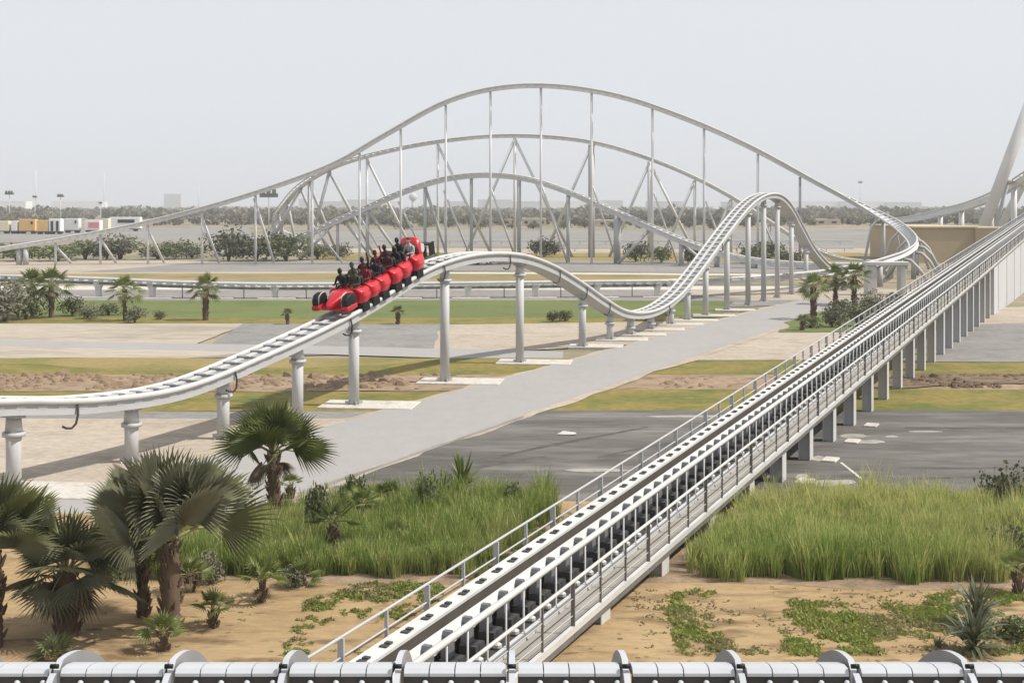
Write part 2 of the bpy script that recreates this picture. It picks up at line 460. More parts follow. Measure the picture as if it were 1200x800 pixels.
sheet('asphalt', [(-300, 493), (-300, 484.5), (480, 484.5), (460, 497), (200, 493)], M['asphalt2'], 0.08, 1.6)
sheet('gravel', [(-300, 800), (-300, 492.5), (300, 493), (500, 493), (300, 800)], M['sand'], 0.1, 1.6)
sheet('sand', [(700, 424), (790, 378), (1400, 352), (R, 352), (R, 424)], M['sand'], 0.25, 2)
sheet('asphalt', [(1060, 426), (1090, 384), (1250, 378), (R, 378), (R, 426)], M['asphalt2'], 0.25, 2)
sheet('asphalt', [(300, 620), (420, 560), (600, 484), (R, 484.5), (R, 600), (R, 620)], M['asphalt'], 0.12, 1.4)
ZASPH = LAYER[0]
sheet('verge', [(.468 * y_ - 33.1 - 0.35, y_) for y_ in (20, 45, 75, 105, 122)] + [(.458 * y_ - 26 + 0.55, y_) for y_ in (120, 105, 75, 45, 20)], M['sand'], 0.3, 1.2, world=True)
sheet('road', [(.468 * y_ - 33.1, y_) for y_ in (20, 45, 75, 105, 118)] + [(27, 128), (38, 131), (42, 126), (31, 118)] + [(.458 * y_ - 26, y_) for y_ in (105, 75, 45, 20)], M['road'], 0.06, 1.2, world=True)
sheet('gutter', [(.458 * y_ - 26 + .12, y_) for y_ in (42, 50, 57.5)] + [(.458 * y_ - 26 + .38, y_) for y_ in (57, 50, 42)], M['asphalt2'], 0.04, 0.8, world=True)
sheet('sand', [(-500, 900), (-500, 612), (130, 606), (600, 592), (1000, 590), (R, 590), (R, 900)], M['orange'], 0.25, 1.0)
ZSAND = LAYER[0]
sheet('lawn', [(912, 391), (935, 372), (1050, 352), (1100, 352), (1075, 391)], M['lawngreen'], 0.4, 1.5)
sheet('soil', [(1040, 458.5), (1046, 441), (R, 440.5), (R, 456), (1180, 452)], M['soil'], 0.35, 1.2)
sheet('marking', [(984, 546), (987, 545.6), (1038, 586), (1034, 586.5)], M['concrete'], 0.01, 1, z=ZASPH + .01)
for k, (x, y, wx, wy) in enumerate([(963, 541, 15, 3), (1000, 514, 16, 2.4), (1020, 521, 17, 2.2), (989, 569, 14, 3), (940, 563, 8, 4), (968, 570, 24, 4), (1045, 515, 9, 1.3), (1085, 509, 20, .9), (815, 491, 60, 1.2), (905, 590, 20, 3), (850, 560, 30, 2), (700, 555, 40, 2)]):
    pts = []
    for j in range(14):
        a = 2 * math.pi * j / 14; rr = 1 + .35 * mnoise.noise(Vector((math.cos(a) * 2, math.sin(a) * 2, k)))
        pts.append((x + wx * rr * math.cos(a), y + wy * rr * math.sin(a)))
    sheet('patch', pts, M['patch'], 0, 1, z=ZASPH + .004 + k * .0004)

for k, (xa, ya, xb, yb, wd) in enumerate([(1050, 552, 1400, 540, 1.6), (1070, 560, 1400, 551, 1.2), (1060, 500, 1500, 512, 1.2), (470, 575, 640, 540, 2.0), (520, 560, 760, 500, 1.4), (700, 545, 860, 500, 1.2)]):
    up_, dn_ = [], []
    for j in range(15):
        t = j / 14; x = xa + (xb - xa) * t; y = ya + (yb - ya) * t + 5 * math.sin(t * 3 + k)
        ww = wd * (.5 + .5 * math.sin(math.pi * t)); up_.append((x, y - ww)); dn_.append((x, y + ww))
    sheet('tyre_mark', up_ + dn_[::-1], M['tyremark'], 0, 1, z=ZASPH + .002 + k * .0003)

# ------------------------------------------------------------------ track machinery
def spline(pts, ds=0.5, rolls=None):
    P = [np.array(p) for p in pts]
    P = [2 * P[0] - P[1]] + P + [2 * P[-1] - P[-2]]
    rl = rolls or [0] * len(pts); rl = [rl[0]] + list(rl) + [rl[-1]]
    dense, dr = [], []
    for i in range(1, len(P) - 2):
        p0, p1, p2, p3 = P[i - 1:i + 3]
        t0 = 0; t1 = t0 + max(1e-6, np.linalg.norm(p1 - p0)) ** .5; t2 = t1 + np.linalg.norm(p2 - p1) ** .5; t3 = t2 + np.linalg.norm(p3 - p2) ** .5
        for k in range(60):
            t = t1 + (t2 - t1) * k / 60
            A1 = (t1 - t) / (t1 - t0) * p0 + (t - t0) / (t1 - t0) * p1
            A2 = (t2 - t) / (t2 - t1) * p1 + (t - t1) / (t2 - t1) * p2
            A3 = (t3 - t) / (t3 - t2) * p2 + (t - t2) / (t3 - t2) * p3
            B1 = (t2 - t) / (t2 - t0) * A1 + (t - t0) / (t2 - t0) * A2
            B2 = (t3 - t) / (t3 - t1) * A2 + (t - t1) / (t3 - t1) * A3
            dense.append((t2 - t) / (t2 - t1) * B1 + (t - t1) / (t2 - t1) * B2)
            u = k / 60; u = u * u * (3 - 2 * u)
            dr.append(rl[i] * (1 - u) + rl[i + 1] * u)
    dense.append(P[-2]); dr.append(rl[-1])
    D = np.array(dense)
    # light smoothing keeps curvature even
    for _ in range(12):
        D[1:-1] = .25 * D[:-2] + .5 * D[1:-1] + .25 * D[2:]
    L = np.concatenate([[0], np.cumsum(np.linalg.norm(np.diff(D, axis=0), axis=1))])
    n = max(2, int(L[-1] / ds)); s = np.linspace(0, L[-1], n + 1)
    Q = np.stack([np.interp(s, L, D[:, k]) for k in range(3)], 1)
    r = np.interp(s, L, dr)
    fr = []
    for i in range(len(Q)):
        t = Vector(Q[min(i + 1, len(Q) - 1)] - Q[max(i - 1, 0)]).normalized()
        side = t.cross(Vector((0, 0, 1))).normalized(); up = side.cross(t)
        a = math.radians(r[i])
        sd_, up_ = side * math.cos(a) + up * math.sin(a), up * math.cos(a) - side * math.sin(a)
        fr.append((Vector(Q[i]), sd_, up_))
    return fr


def circ(cx, cy, r, n=8):
    return [(cx + r * math.cos(2 * math.pi * k / n), cy + r * math.sin(2 * math.pi * k / n)) for k in range(n)]


def make_track(name, label, cat, fr, gauge=1.2, rr=0.09, spine=(0.5, 0.42, 0.28), tie=0.8, mats=('white', 'steel', 'tie'), group=None, tie_mat=None, ds=0.5, tie_w=0.2, bed=None, centre=False):
    p0 = fr[len(fr) // 2][0]
    root = empty(name, (p0.x, p0.y, 0))
    tag(root, label, cat, group)
    for sgn in (-1, 1):
        mb = MB(); mb.sweep(fr, circ(sgn * gauge / 2, -rr, rr)); mb.smooth = [True] * len(mb.f)
        mb.build('rail', M[mats[0]], root)
    w_, d_, gap = spine
    mb = MB()
    mb.sweep(fr, [(-w_ / 2, -gap), (w_ / 2, -gap), (w_ / 2, -gap - d_), (-w_ / 2, -gap - d_)])
    if bed: mb.sweep(fr, [(-w_ * .46, -gap + .004), (w_ * .46, -gap + .004), (w_ * .46, -gap + .03), (-w_ * .46, -gap + .03)], 2)
    step = max(1, int(round(tie / ds)))
    for i in range(0, len(fr), step):
        p, sd_, up = fr[i]
        t = up.cross(sd_)
        mm = Matrix((sd_, t, up)).transposed()
        mb.box(p - up * (gap * 0.66), (gauge + (2 * rr * .8 if not centre else -.1), tie_w, gap * 0.62), 1, mm)
        if centre:                              # side plates painted white as light through the rail gap, and the brake strip between the rails
            if p.y < 55:
                for sgn in (-1, 1): mb.box(p + sd_ * (sgn * (w_ / 2 + .004)) - up * (gap + .12), (.012, .42, .11), 3, mm)
            ln_ = tie * (.62 if p.y < 68 else 1.02)
            mb.box(p - up * (gap * .30) + t * (tie * .12), (.22, ln_, .05), 3, mm)
    mb.build('spine_beam', [M[mats[1]], M[tie_mat or mats[2]]] + ([M[bed]] if bed else []) + ([M['white']] if centre else []), root)
    return root


def at_px(fr, x, lo=0, hi=None):
    """index of the frame whose image column is nearest to x"""
    best, bi = 1e9, 0
    for i in range(lo, hi or len(fr)):
        p = fr[i][0]
        d = abs(CX + F * p.x / p.y - x)
        if d < best: best, bi = d, i
    return bi


def column(root, fr_i, r=0.23, depth=0.7, base=True, head=True, mat='steel_streak', foot=None, z0=0.0, n=14):
    p, sd_, up = fr_i
    top = p - up * depth
    foot = Vector(foot) if foot is not None else Vector((top.x, top.y, z0))
    mb = MB(); mb.tube([foot, top], r, n)
    if r > .2:
        mb.smooth = [True if len(f) == 4 else False for f in mb.f]
    c = mb.build('support_column', M[mat], root, origin=foot)
    if head:
        hb = MB(); ax = (top - foot).normalized()
        a = top - ax * 0.52
        hb.tube([a - ax * .14, a - ax * .03], r * 1.05, n); hb.tube([a - ax * .03, a + ax * .1], r * 1.5, n); hb.tube([a + ax * .1, top + ax * .1], [r * 1.15, r * .95], n)
        mm = Matrix((sd_, up.cross(sd_), up)).transposed()
        hb.box(top + ax * .12, (r * 2.4, r * 2.0, .2), 0, mm)
        hb.build('column_head', M[mat], c)
    if base:
        bb = MB(); bb.bevbox(foot + Vector((0, 0, .03)), (r * 3.4, r * 3.4, .06), .01)
        for k in range(4):
            a = math.pi / 2 * k + .4
            bb.box(foot + Vector((math.cos(a) * r * 1.3, math.sin(a) * r * 1.3, .17)), (r * .8, .05, .3), 0, Matrix.Rotation(a, 3, 'Z'))
            for a2 in (-.35, .35):
                bb.tube([foot + Vector((math.cos(a + a2) * r * 1.6, math.sin(a + a2) * r * 1.6, .02)), foot + Vector((math.cos(a + a2) * r * 1.6, math.sin(a + a2) * r * 1.6, .16))], .035, 6)
        bb.build('base_plate', M['greypaint'], c)
    return c


def brace(root, a, b, r=0.16, mat='farsteel'):
    mb = MB(); mb.tube([a, b], r, 8); return mb.build('brace', M[mat], root, origin=b)


# ------------------------------------------------------------------ near camelback track with the train
def tX(Y): return .46 * Y - 34.9


A_PROF = [(22, 7.0), (30, 5.0), (36, 3.78), (41.8, 3.12), (45.2, 2.68), (49.2, 2.56), (53.9, 3.22), (59, 4.18), (62.5, 5.05), (66, 5.98), (69.5, 6.45), (72.9, 6.52), (76.5, 6.25), (80.2, 5.5), (84, 4.35), (87.8, 3.05), (91, 2.1), (94.5, 1.66), (98, 1.72), (102, 2.4), (106, 3.7), (110, 5.25), (115, 7.2), (120, 8.9), (124, 9.8), (128, 10.15), (131.5, 9.9), (135, 8.9), (139, 7.0), (144, 4.7), (150.5, 2.7), (157, 1.6), (164, 1.3)]
frA = spline([(tX(y), y, z) for y, z in A_PROF], 0.3)
trackA = make_track('coaster_track', 'white coaster track of small humps along the grey road, carrying the red train', 'coaster track', frA, 1.2, .105, (1.12, .36, .17), .9, ('white', 'steel', 'tiegrey'), ds=.3, tie_w=.26, bed='bed', centre=True)


def ixA(Y): return min(range(len(frA)), key=lambda i: abs(frA[i][0].y - Y))


A_COLS = [42.4, 47.2, 52, 56.4, 60.5, 68.6, 77.0, 85.7, 90, 93.5, 97.3, 101.4, 105, 109.5, 115.2, 121.5, 126.5, 131.5, 137, 143]
for Y in A_COLS:
    column(trackA, frA[ixA(Y)], 0.235, .66)
# concrete pads under the columns
padtxt = {42.4: 'pale concrete pad under the leftmost column of the near track', 60.5: 'pale concrete pad under the column just below the train nose', 68.6: 'long pale concrete pad under the column behind the red train',
          77.0: 'pale concrete pad under the tall column right of the hump crest', 85.7: 'pale concrete pad under the column halfway down the hump', 90: 'pale concrete pad under the second short column before the dip',
          93.5: 'pale concrete pad under the short column at the bottom of the dip', 97.3: 'pale concrete pad under the short column just past the dip', 101.4: 'pale concrete pad under the second column past the dip',
          105: 'pale concrete pad under the third column past the dip', 109.5: 'pale concrete pad under the column at the start of the steep climb', 115.2: 'pale concrete pad under the column midway up the steep climb'}
for Y, tx in padtxt.items():
    mb = MB(); c = Vector((tX(Y) + .75, Y + .1, .085))
    mm = Matrix.Rotation(-.12, 3, 'Z')
    mb.bevbox(c, (4.2 if Y < 80 else 3.4, 2.3 if Y < 80 else 1.9, .17), .03, 0, mm)
    o = mb.build('concrete_pad', M['concrete'], None, origin=(c.x, c.y, 0))
    tag(o, tx, 'concrete pad', 'concrete pads under the near track')
# pipe loops hanging under the track
for Y in (44.2, 52.0, 59.4, 67.3, 74.5, 80.9, 84.9, 88.5, 99.5, 112):
    p, sd_, up = frA[ixA(Y)]
    c = p + sd_ * .62
    pts = [c - up * .18, c - up * .55 + sd_ * .03, c - up * .82 - Vector((.02, 0, 0)), c - up * .95 - Vector((.12, .08, 0)), c - up * .93 - Vector((.26, .2, 0)), c - up * .86 - Vector((.36, .28, 0))]
    mb = MB(); mb.tube(pts, .04, 6); mb.build('cable_loop', M['dark'], trackA)

# ------------------------------------------------------------------ far hills
# first (tallest) hill, banked turn and the low return track
P1 = [W(-160, 312, 196), W(0, 289, 203), (W(75, 277, 205)), W(150, 263, 206), W(225, 245, 206), W(300, 223, 206), W(390, 190, 206), W(450, 156, 206), W(520, 118, 206), W(575, 102, 206), W(640, 98, 206), W(720, 109, 206), W(800, 135, 206), W(880, 170, 206), W(960, 213, 205), W(1012, 240, 203), W(1046, 259, 197), W(1063, 273, 187), W(1069, 283, 176), W(1064, 292, 165), W(1044, 301, 155), W(1000, 311, 145), W(940, 319, 139), W(860, 324, 135), W(780, 327.5, 133.5)]
r1 = [0] * 15 + [-8, -22, -38, -45, -45, -38, -24, -12, -4, 0]
frB = spline(P1, 0.6, r1)
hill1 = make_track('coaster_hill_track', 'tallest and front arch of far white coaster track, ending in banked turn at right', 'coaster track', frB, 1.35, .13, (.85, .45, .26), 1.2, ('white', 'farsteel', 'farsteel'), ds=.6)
top_i = len(frB) * 6 // 10
for x in (65, 117, 172, 233, 297, 363, 418, 465, 518, 574, 632, 696, 765, 828, 889, 939, 987):
    i = at_px(frB, x, 0, top_i); f = frB[i]
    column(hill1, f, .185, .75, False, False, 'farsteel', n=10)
    p = f[0]
    if p.z > 4:
        fr_ = .45 if p.z > 12 else .9
        a = Vector((p.x, p.y + .1, p.z * fr_ if fr_ < .8 else p.z - 1.2))
        brace(hill1, a, Vector((p.x + (4.2 if p.z > 12 else 2.6) * min(1, p.z / 14), p.y + 5.5, 0)), .15 if p.z > 12 else .2)
f = frB[at_px(frB, 25, 0, top_i)]
for dx in (-.5, .5): column(hill1, (f[0] + Vector((dx, 0, 0)), f[1], f[2]), .42, .8, False, False, 'steel', n=10)
# supports of the turn
for k in range(8):
    i = int(len(frB) * (.655 + .036 * k)); f = frB[min(i, len(frB) - 1)]
    p, sd_, up = f
    column(hill1, f, .3, .75, False, False, 'steel', n=10)
    out = Vector((sd_.x, sd_.y, 0)).normalized()
    if p.z > 2.2 and k < 6:
        q = p - up * .7
        mb = MB(); mb.tube([q, q + out * -1.0 + Vector((0, 0, -.1)), q + out * -1.9 + Vector((0, 0, -1.0)), Vector((q.x, q.y, 0)) - out * 3.2], .2, 8); mb.build('brace', M['steel'], hill1)
        mb = MB(); mb.tube([q, q + out * 1.0 + Vector((0, 0, -.1)), q + out * 1.9 + Vector((0, 0, -1.0)), Vector((q.x, q.y, 0)) + out * 3.2], .2, 8); mb.build('brace', M['steel'], hill1)

# low straight return track
P0 = [W(782, 327.5, 133.4), W(700, 328.3, 132.6), W(600, 329.5, 132), W(500, 330.5, 131.5), W(400, 331, 131), W(300, 331, 131), W(200, 328.5, 131.5), W(120, 325, 132.5), W(0, 321.5, 134), W(-150, 318, 137)]
frL = spline(P0, 0.5)
low = make_track('low_coaster_track', 'low flat white coaster track running straight across behind the palm strip', 'coaster track', frL, 1.2, .1, (.6, .26, .42), 1.0, ('white', 'tie', 'white'), ds=.5, tie_w=.45)
for x in (17, 66, 115, 178, 250, 322, 398, 470, 548, 630, 702, 770):
    f = frL[at_px(frL, x)]; p = f[0]
    mb = MB(); base = Vector((p.x, p.y, 0))
    mb.box((p.x, p.y, (p.z - .5) * .5), (.5, .6, p.z - .5), 0)
    mb.add([base + Vector((a, b, zz)) for zz, hw in ((p.z * .45, .25), (p.z - .45, .48)) for a, b in ((-hw, -.32), (hw, -.32), (hw, .32), (-hw, .32))], [(0, 1, 2, 3), (4, 5, 6, 7), (0, 1, 5, 4), (1, 2, 6, 5), (2, 3, 7, 6), (3, 0, 4, 7)])
    c = mb.build('support_post', M['white'], low, origin=base)
    bb = MB(); bb.bevbox((p.x + .3, p.y - .2, .06), (3.6, 2.4, .12), .02); bb.build('footing', M['concrete'], c)
for x in (145, 215, 285, 360, 434, 510, 590, 660, 740):
    f = frL[at_px(frL, x)]; p = f[0]
    mb = MB(); mb.tube([(p.x, p.y, 0), (p.x, p.y, p.z - .4)], .05, 6); mb.build('cable_post', M['tie'], low)

# second hill (behind) and third hill (lowest arch)
P2 = [W(392, 289, 272), W(350, 277, 276), W(327, 266, 270), W(324, 254, 262), W(334, 238, 254), W(352, 217, 248), W(390, 194, 242), W(450, 176, 236), W(520, 163, 234), W(600, 157, 234), W(690, 164, 234), W(764, 185, 234), W(817, 207, 232), W(862, 231, 230), W(905, 259, 228), W(945, 284, 226), W(985, 301, 222), W(1040, 305, 216)]
frC = spline(P2, 0.7, [0, 20, 35, 35, 25, 10] + [0] * 12)
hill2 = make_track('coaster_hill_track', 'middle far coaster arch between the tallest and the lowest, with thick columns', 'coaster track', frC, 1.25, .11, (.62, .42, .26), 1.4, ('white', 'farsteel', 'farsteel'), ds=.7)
h2s = at_px(frC, 352)
for x, r in ((428, .22), (512, .22), (603, .24), (692, .58), (764, .42), (817, .24), (860, .24), (905, .24)):
    i = at_px(frC, x, h2s); f = frC[i]; p = f[0]
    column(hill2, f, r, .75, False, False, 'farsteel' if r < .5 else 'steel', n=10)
    if x in (603, 692, 764, 817, 860, 905):
        brace(hill2, p - f[2] * .9, Vector((p.x - 7 * p.z / 17, p.y + 2, 0)), .24)
    if x in (764, 512, 428, 603):
        brace(hill2, p - f[2] * .9, Vector((p.x + 8 * p.z / 17, p.y + 2, 0)), .24)
for x, dxs in ((343, (-7, 5)), (361, (0, 5)), (384, (-4, 8))):
    i = at_px(frC, x, h2s); f = frC[i]; p = f[0]
    for dx in dxs:
        column(hill2, (p, f[1], f[2]), .28, .75, False, False, 'steel', foot=(p.x + dx, p.y + (2 if dx else 0), 0), n=10)
for k in range(6):
    f = frC[int(h2s * (.12 + .15 * k))]; p = f[0]
    for dx in (-2.5, 1.5): column(hill2, f, .25, .75, False, False, 'steel', foot=(p.x + dx, p.y + 1, 0), n=8)

P3 = [W(250, 295, 226), W(310, 291, 224), W(345, 278, 222), W(392, 257, 220), W(430, 240, 219), W(472, 222, 218), W(520, 207, 217), W(570, 202, 216), W(620, 207, 215), W(670, 223, 213), (W(700, 236, 211)), W(760, 262, 206), W(800, 279, 202), W(835, 291, 198), W(880, 301, 194), W(930, 306, 191), W(990, 308, 190), W(1030, 308, 190)]
frD = spline(P3, 0.6)
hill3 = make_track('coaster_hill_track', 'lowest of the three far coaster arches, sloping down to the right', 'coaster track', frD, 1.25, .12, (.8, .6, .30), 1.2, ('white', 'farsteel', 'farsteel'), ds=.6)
for x, r in ((392, .25), (430, .3), (495, .27), (550, .27), (608, .33), (669, .3), (726, .55), (800, .4), (842, .4), (885, .5), (940, .5)):
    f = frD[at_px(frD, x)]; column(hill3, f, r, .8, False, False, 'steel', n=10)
for x, d in ((430, 6), (400, 5), (385, -5), (495, 4), (764, -5), (800, 4)):
    f = frD[at_px(frD, x)]; brace(hill3, f[0] - f[2] * .8, Vector((f[0].x + d, f[0].y + 1, 0)), .24, 'steel')
# barrier rails behind the hills
for (x0, x1, y, Y, nm) in ((600, 1000, 290, 235, 'long low white guard rail behind the tallest arch columns'), (420, 1000, 281, 300, 'farther low white guard rail beyond the far coaster arches')):
    a, b = G(x0, y + 5), G(x1, y + 5)
    root = empty('guard_rail', (a + b) / 2); tag(root, nm, 'guard rail', 'far guard rails')
    mb = MB(); mb.bevbox((a + b) / 2 + Vector((0, 0, .7)), ((b - a).length, .12, .32), .03); mb.build('rail', M['white'], root)
    for k in range(19):
        p = a.lerp(b, (k + .5) / 19); mb = MB(); mb.box(p + Vector((0, .1, .42)), (.16, .1, .84)); mb.build('post', M['steel'], root, origin=p)

# right hand elevated track with big raking legs
P4 = [W(1040, 256.5, 420), W(1075, 252, 350), W(1110, 243, 300), W(1140, 235, 275), W(1170, 222, 260), W(1200, 203, 252), W(1240, 175, 246), W(1300, 130, 242), W(1370, 90, 240)]
frR = spline(P4, 1.0)
big = make_track('lift_track', 'rising pale coaster track at the far right held by huge raking legs', 'coaster track', frR, 1.6, .18, (1.2, 1.0, .5), 2.0, ('white', 'farsteel', 'farsteel'), ds=1.0)
for x in (1102, 1127, 1160, 1185):
    column(big, frR[at_px(frR, x)], .55, 1.2, False, False, 'farsteel', n=10)
# tall pylon frame: legs meet outside the picture
leg_top = [(W(1200, 140, 246), W(1152, 268, 246), 1.12), (W(1290, 60, 246), W(1208, 300, 246), 1.1), (W(1232, 150, 268), W(1172, 268, 268), .85)]
pyl = empty('lift_pylon', G(1180, 310)); tag(pyl, 'massive grey raking pylon legs rising past the right edge behind the tan building', 'pylon')
for a, b, r in leg_top:
    d = (a - b) / (a.z - b.z); foot = b - d * b.z; head = b + d * (35.0 - b.z)
    mb = MB(); mb.tube([foot, head], r * .92, 16); mb.build('leg', M['farsteel'], pyl, origin=foot)
a = leg_top[0]; d0 = (a[0] - a[1]) / (a[0].z - a[1].z); d2 = (leg_top[2][0] - leg_top[2][1]) / (leg_top[2][0].z - leg_top[2][1].z)
mb = MB(); mb.tube([W(1174, 210, 246), W(1199, 216, 268)], .5, 10); mb.build('cross_brace', M['steel'], pyl)
mb = MB(); mb.tube([W(1180, 217, 249), W(1168, 262, 249), W(1166, 298, 249)], .35, 10); mb.build('cross_brace', M['steel'], pyl)

# tan building and wall
def box_building(name, label, cat, x0, x1, ytop, Y, dep, mat, roofmat=None, group=None, base=0.0, win=0):
    a, b = W(x0, ytop, Y), W(x1, ytop, Y); hgt = a.z
    root = empty(name, ((a.x + b.x) / 2, Y + dep / 2, 0)); tag(root, label, cat, group)
    mb = MB(); mb.box(((a.x + b.x) / 2, Y + dep / 2, (hgt - .3) / 2), (b.x - a.x, dep, hgt - .3)); mb.build('wall', M[mat], root)
    mb = MB(); mb.bevbox(((a.x + b.x) / 2, Y + dep / 2, hgt - .14), (b.x - a.x + .4, dep + .4, .3), .04); mb.build('roof', M[roofmat or mat], root)
    for k in range(win):
        px = a.x + (b.x - a.x) * (k + .5) / win
        mb = MB(); mb.box((px, Y - .03, hgt * .5), ((b.x - a.x) / win * .4, .1, hgt * .35)); mb.build('window', M['glassdark'], root)
    return root


bt = box_building('tan_building', 'flat roofed tan building behind the right end of the launch track', 'building', 1071, 1144, 265.5, 212, 26, 'tan')
aa, bb_ = W(1144, 265.5, 211), W(1200, 265.5, 211)
mb = MB(); mb.box(((aa.x + bb_.x) / 2, 224, aa.z / 2 - .1), (bb_.x - aa.x, 25.4, aa.z - .2)); mb.build('annex', M['tanshaded'], bt)

# turn-side concrete portal below the banked turn
pr = empty('concrete_portal', G(1034, 345)); tag(pr, 'white box shaped concrete portal frame below the banked turn', 'portal')
g = G(1034, 346)
mb = MB(); mb.bevbox((g.x - 1.2, g.y, 1.5), (.9, 1.6, 3.0), .04); mb.build('leg', M['white'], pr)
mb = MB(); mb.bevbox((g.x + 1.9, g.y, 1.5), (.5, 1.6, 3.0), .04); mb.build('leg', M['white'], pr)
mb = MB(); mb.bevbox((g.x + .3, g.y, 3.18), (4.2, 1.9, .36), .05); mb.build('lintel', M['white'], pr)

# ------------------------------------------------------------------ launch track
def lz(Y): return max(.18, .31 + .0437 * (Y - 26))


def lp(c, Y, dz=0.0):
    return Vector((.455 * Y - c, Y, lz(Y) + dz))


LS = Vector((.91, -.414, 0)); LT = Vector((.414, .91, .04)).normalized()
ROTL = Matrix.Rotation(-math.atan(.455), 3, 'Z')
Y0, Y1 = 14.0, 214.0
launch = empty('launch_track', (.455 * 70 - 13, 70, 0))
tag(launch, 'long straight white launch track with walkway and handrails, climbing from bottom centre to the right', 'launch track')


def strip(c0, c1, z0, z1, name, mat, y0=Y0, y1=Y1, n=40):
    """box running along the track between offsets c0>c1 and heights z0..z1 above the walkway level"""
    mb = MB(); vs = []; fs = []
    for k in range(n + 1):
        Y = y0 + (y1 - y0) * k / n
        for c, z in ((c0, z0), (c1, z0), (c1, z1), (c0, z1)):
            # offset square to the track
            vs.append(Vector((.455 * Y - 13, Y, lz(Y) + z)) + LS * ((13 - c) * .91))
    for k in range(n):
        for j in range(4):
            j2 = (j + 1) % 4
            fs.append((k * 4 + j, k * 4 + j2, k * 4 + 4 + j2, k * 4 + 4 + j))
    fs += [(0, 1, 2, 3), (n * 4, n * 4 + 1, n * 4 + 2, n * 4 + 3)]
    mb.add(vs, fs); return mb


def sq(c, Y, dz):                             # same square-offset station used by strip()
    return Vector((.455 * Y - 13, Y, lz(Y) + dz)) + LS * ((13 - c) * .91)


# square offset slides a station along the track; yy() undoes it so that pixel-measured offsets stay true
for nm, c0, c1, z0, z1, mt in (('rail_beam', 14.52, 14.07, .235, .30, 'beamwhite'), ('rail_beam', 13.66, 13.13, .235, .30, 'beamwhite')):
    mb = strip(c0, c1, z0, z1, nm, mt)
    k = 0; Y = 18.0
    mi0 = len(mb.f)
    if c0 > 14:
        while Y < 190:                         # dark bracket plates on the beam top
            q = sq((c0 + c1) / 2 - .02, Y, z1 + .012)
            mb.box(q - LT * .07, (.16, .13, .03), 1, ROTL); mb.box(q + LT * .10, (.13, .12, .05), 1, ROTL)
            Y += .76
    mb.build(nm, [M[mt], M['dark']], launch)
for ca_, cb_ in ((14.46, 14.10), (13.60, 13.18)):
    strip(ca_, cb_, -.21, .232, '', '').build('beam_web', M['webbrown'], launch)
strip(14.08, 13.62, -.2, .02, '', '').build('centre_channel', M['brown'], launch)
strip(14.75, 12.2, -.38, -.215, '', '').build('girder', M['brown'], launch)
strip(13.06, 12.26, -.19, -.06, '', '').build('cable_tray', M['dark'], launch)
wk = strip(12.02, 11.32, -.10, 0.0, '', '')
wk.build('walkway', M['plank'], launch)
# plank joints are grooves of the deck: thin dark battens 3 mm proud
for c in (11.5, 11.68, 11.86):
    strip(c + .012, c - .012, -.01, .004, '', '').build('plank_joint', M['dark'], launch)
strip(12.18, 12.04, -.12, .12, '', '').build('kerb', M['white'], launch)
strip(11.30, 11.20, .02, .15, '', '').build('edge_beam', M['white'], launch)
strip(11.29, 11.21, -.11, .018, '', '').build('fascia', M['brown'], launch)


def handrail(c, zs, name, r_top, mat_top, mat_post, spacing, y0, y1, pr, zb, wide=None, bend=False, rmid=.022):
    mb = MB()
    n = 50
    for j, z in enumerate(zs):
        pts = [sq(c, y0 + (y1 - y0) * k / n, z) for k in range(n + 1)]
        mb.tube(pts, r_top if j == 0 else rmid, 8)
    hr = mb.build(name, M[mat_top], launch)
    Y = y0 + .3; cnt = 0; rest = MB()
    while Y < y1:
        tgt = MB() if cnt < 100 else rest
        a, b = sq(c, Y, zb), sq(c, Y, zs[0] - r_top * .5)
        if bend:
            tgt.tube([a + LS * .10 + Vector((0, 0, -.04)), a + LS * .05 + Vector((0, 0, .03)), a + Vector((0, 0, .14)), b], pr, 6)
        else:
            w_ = pr * (1.9 if (wide and cnt % wide == 0) else 1.0)
            tgt.box((a + b) / 2, (w_ * 2, pr * 1.2, (b - a).z), 0, ROTL)
        if cnt < 100: tgt.build('post', M[mat_post], hr, origin=a)
        cnt += 1; Y += spacing
    if rest.v:
        o = rest.build('post', M[mat_post], hr); tag(o, kind='stuff')
    return hr


handrail(14.78, (.68, .30), 'handrail', .03, 'steel', 'greypaint', 1.55, 15.2, 205, .035, -.3, wide=2)
handrail(12.11, (1.06,), 'handrail', .066, 'white', 'white', .76, 15.0, 205, .02, .05, bend=True)
handrail(11.25, (1.04, .70, .36), 'handrail', .036, 'white', 'brown', 1.42, 15.0, 205, .022, -.12, wide=3, rmid=.008)

# brake fins along the inner edge
fin_me = None
rest = MB()
prof = [(-.15, .0), (.15, .0), (.125, .40), (.10, .58), (.055, .655), (-.055, .655), (-.10, .58), (-.125, .40)]


def fin_geo(mb, at):
    for (wd, pts, mi, off) in ((.16, prof, 0, 0), (.36, [(-.2, -.05), (.2, -.05), (.2, .16), (-.2, .16)], 1, .1)):
        vs = []
        for sgn in (-1, 1):
            for (u, z) in pts: vs.append(at + LT * u + Vector((0, 0, z)) + LS * (sgn * wd / 2 + off))
        n = len(pts)
        mb.add(vs, [tuple(range(n - 1, -1, -1)), tuple(range(n, 2 * n))] + [(k, (k + 1) % n, n + (k + 1) % n, n + k) for k in range(n)], mi)


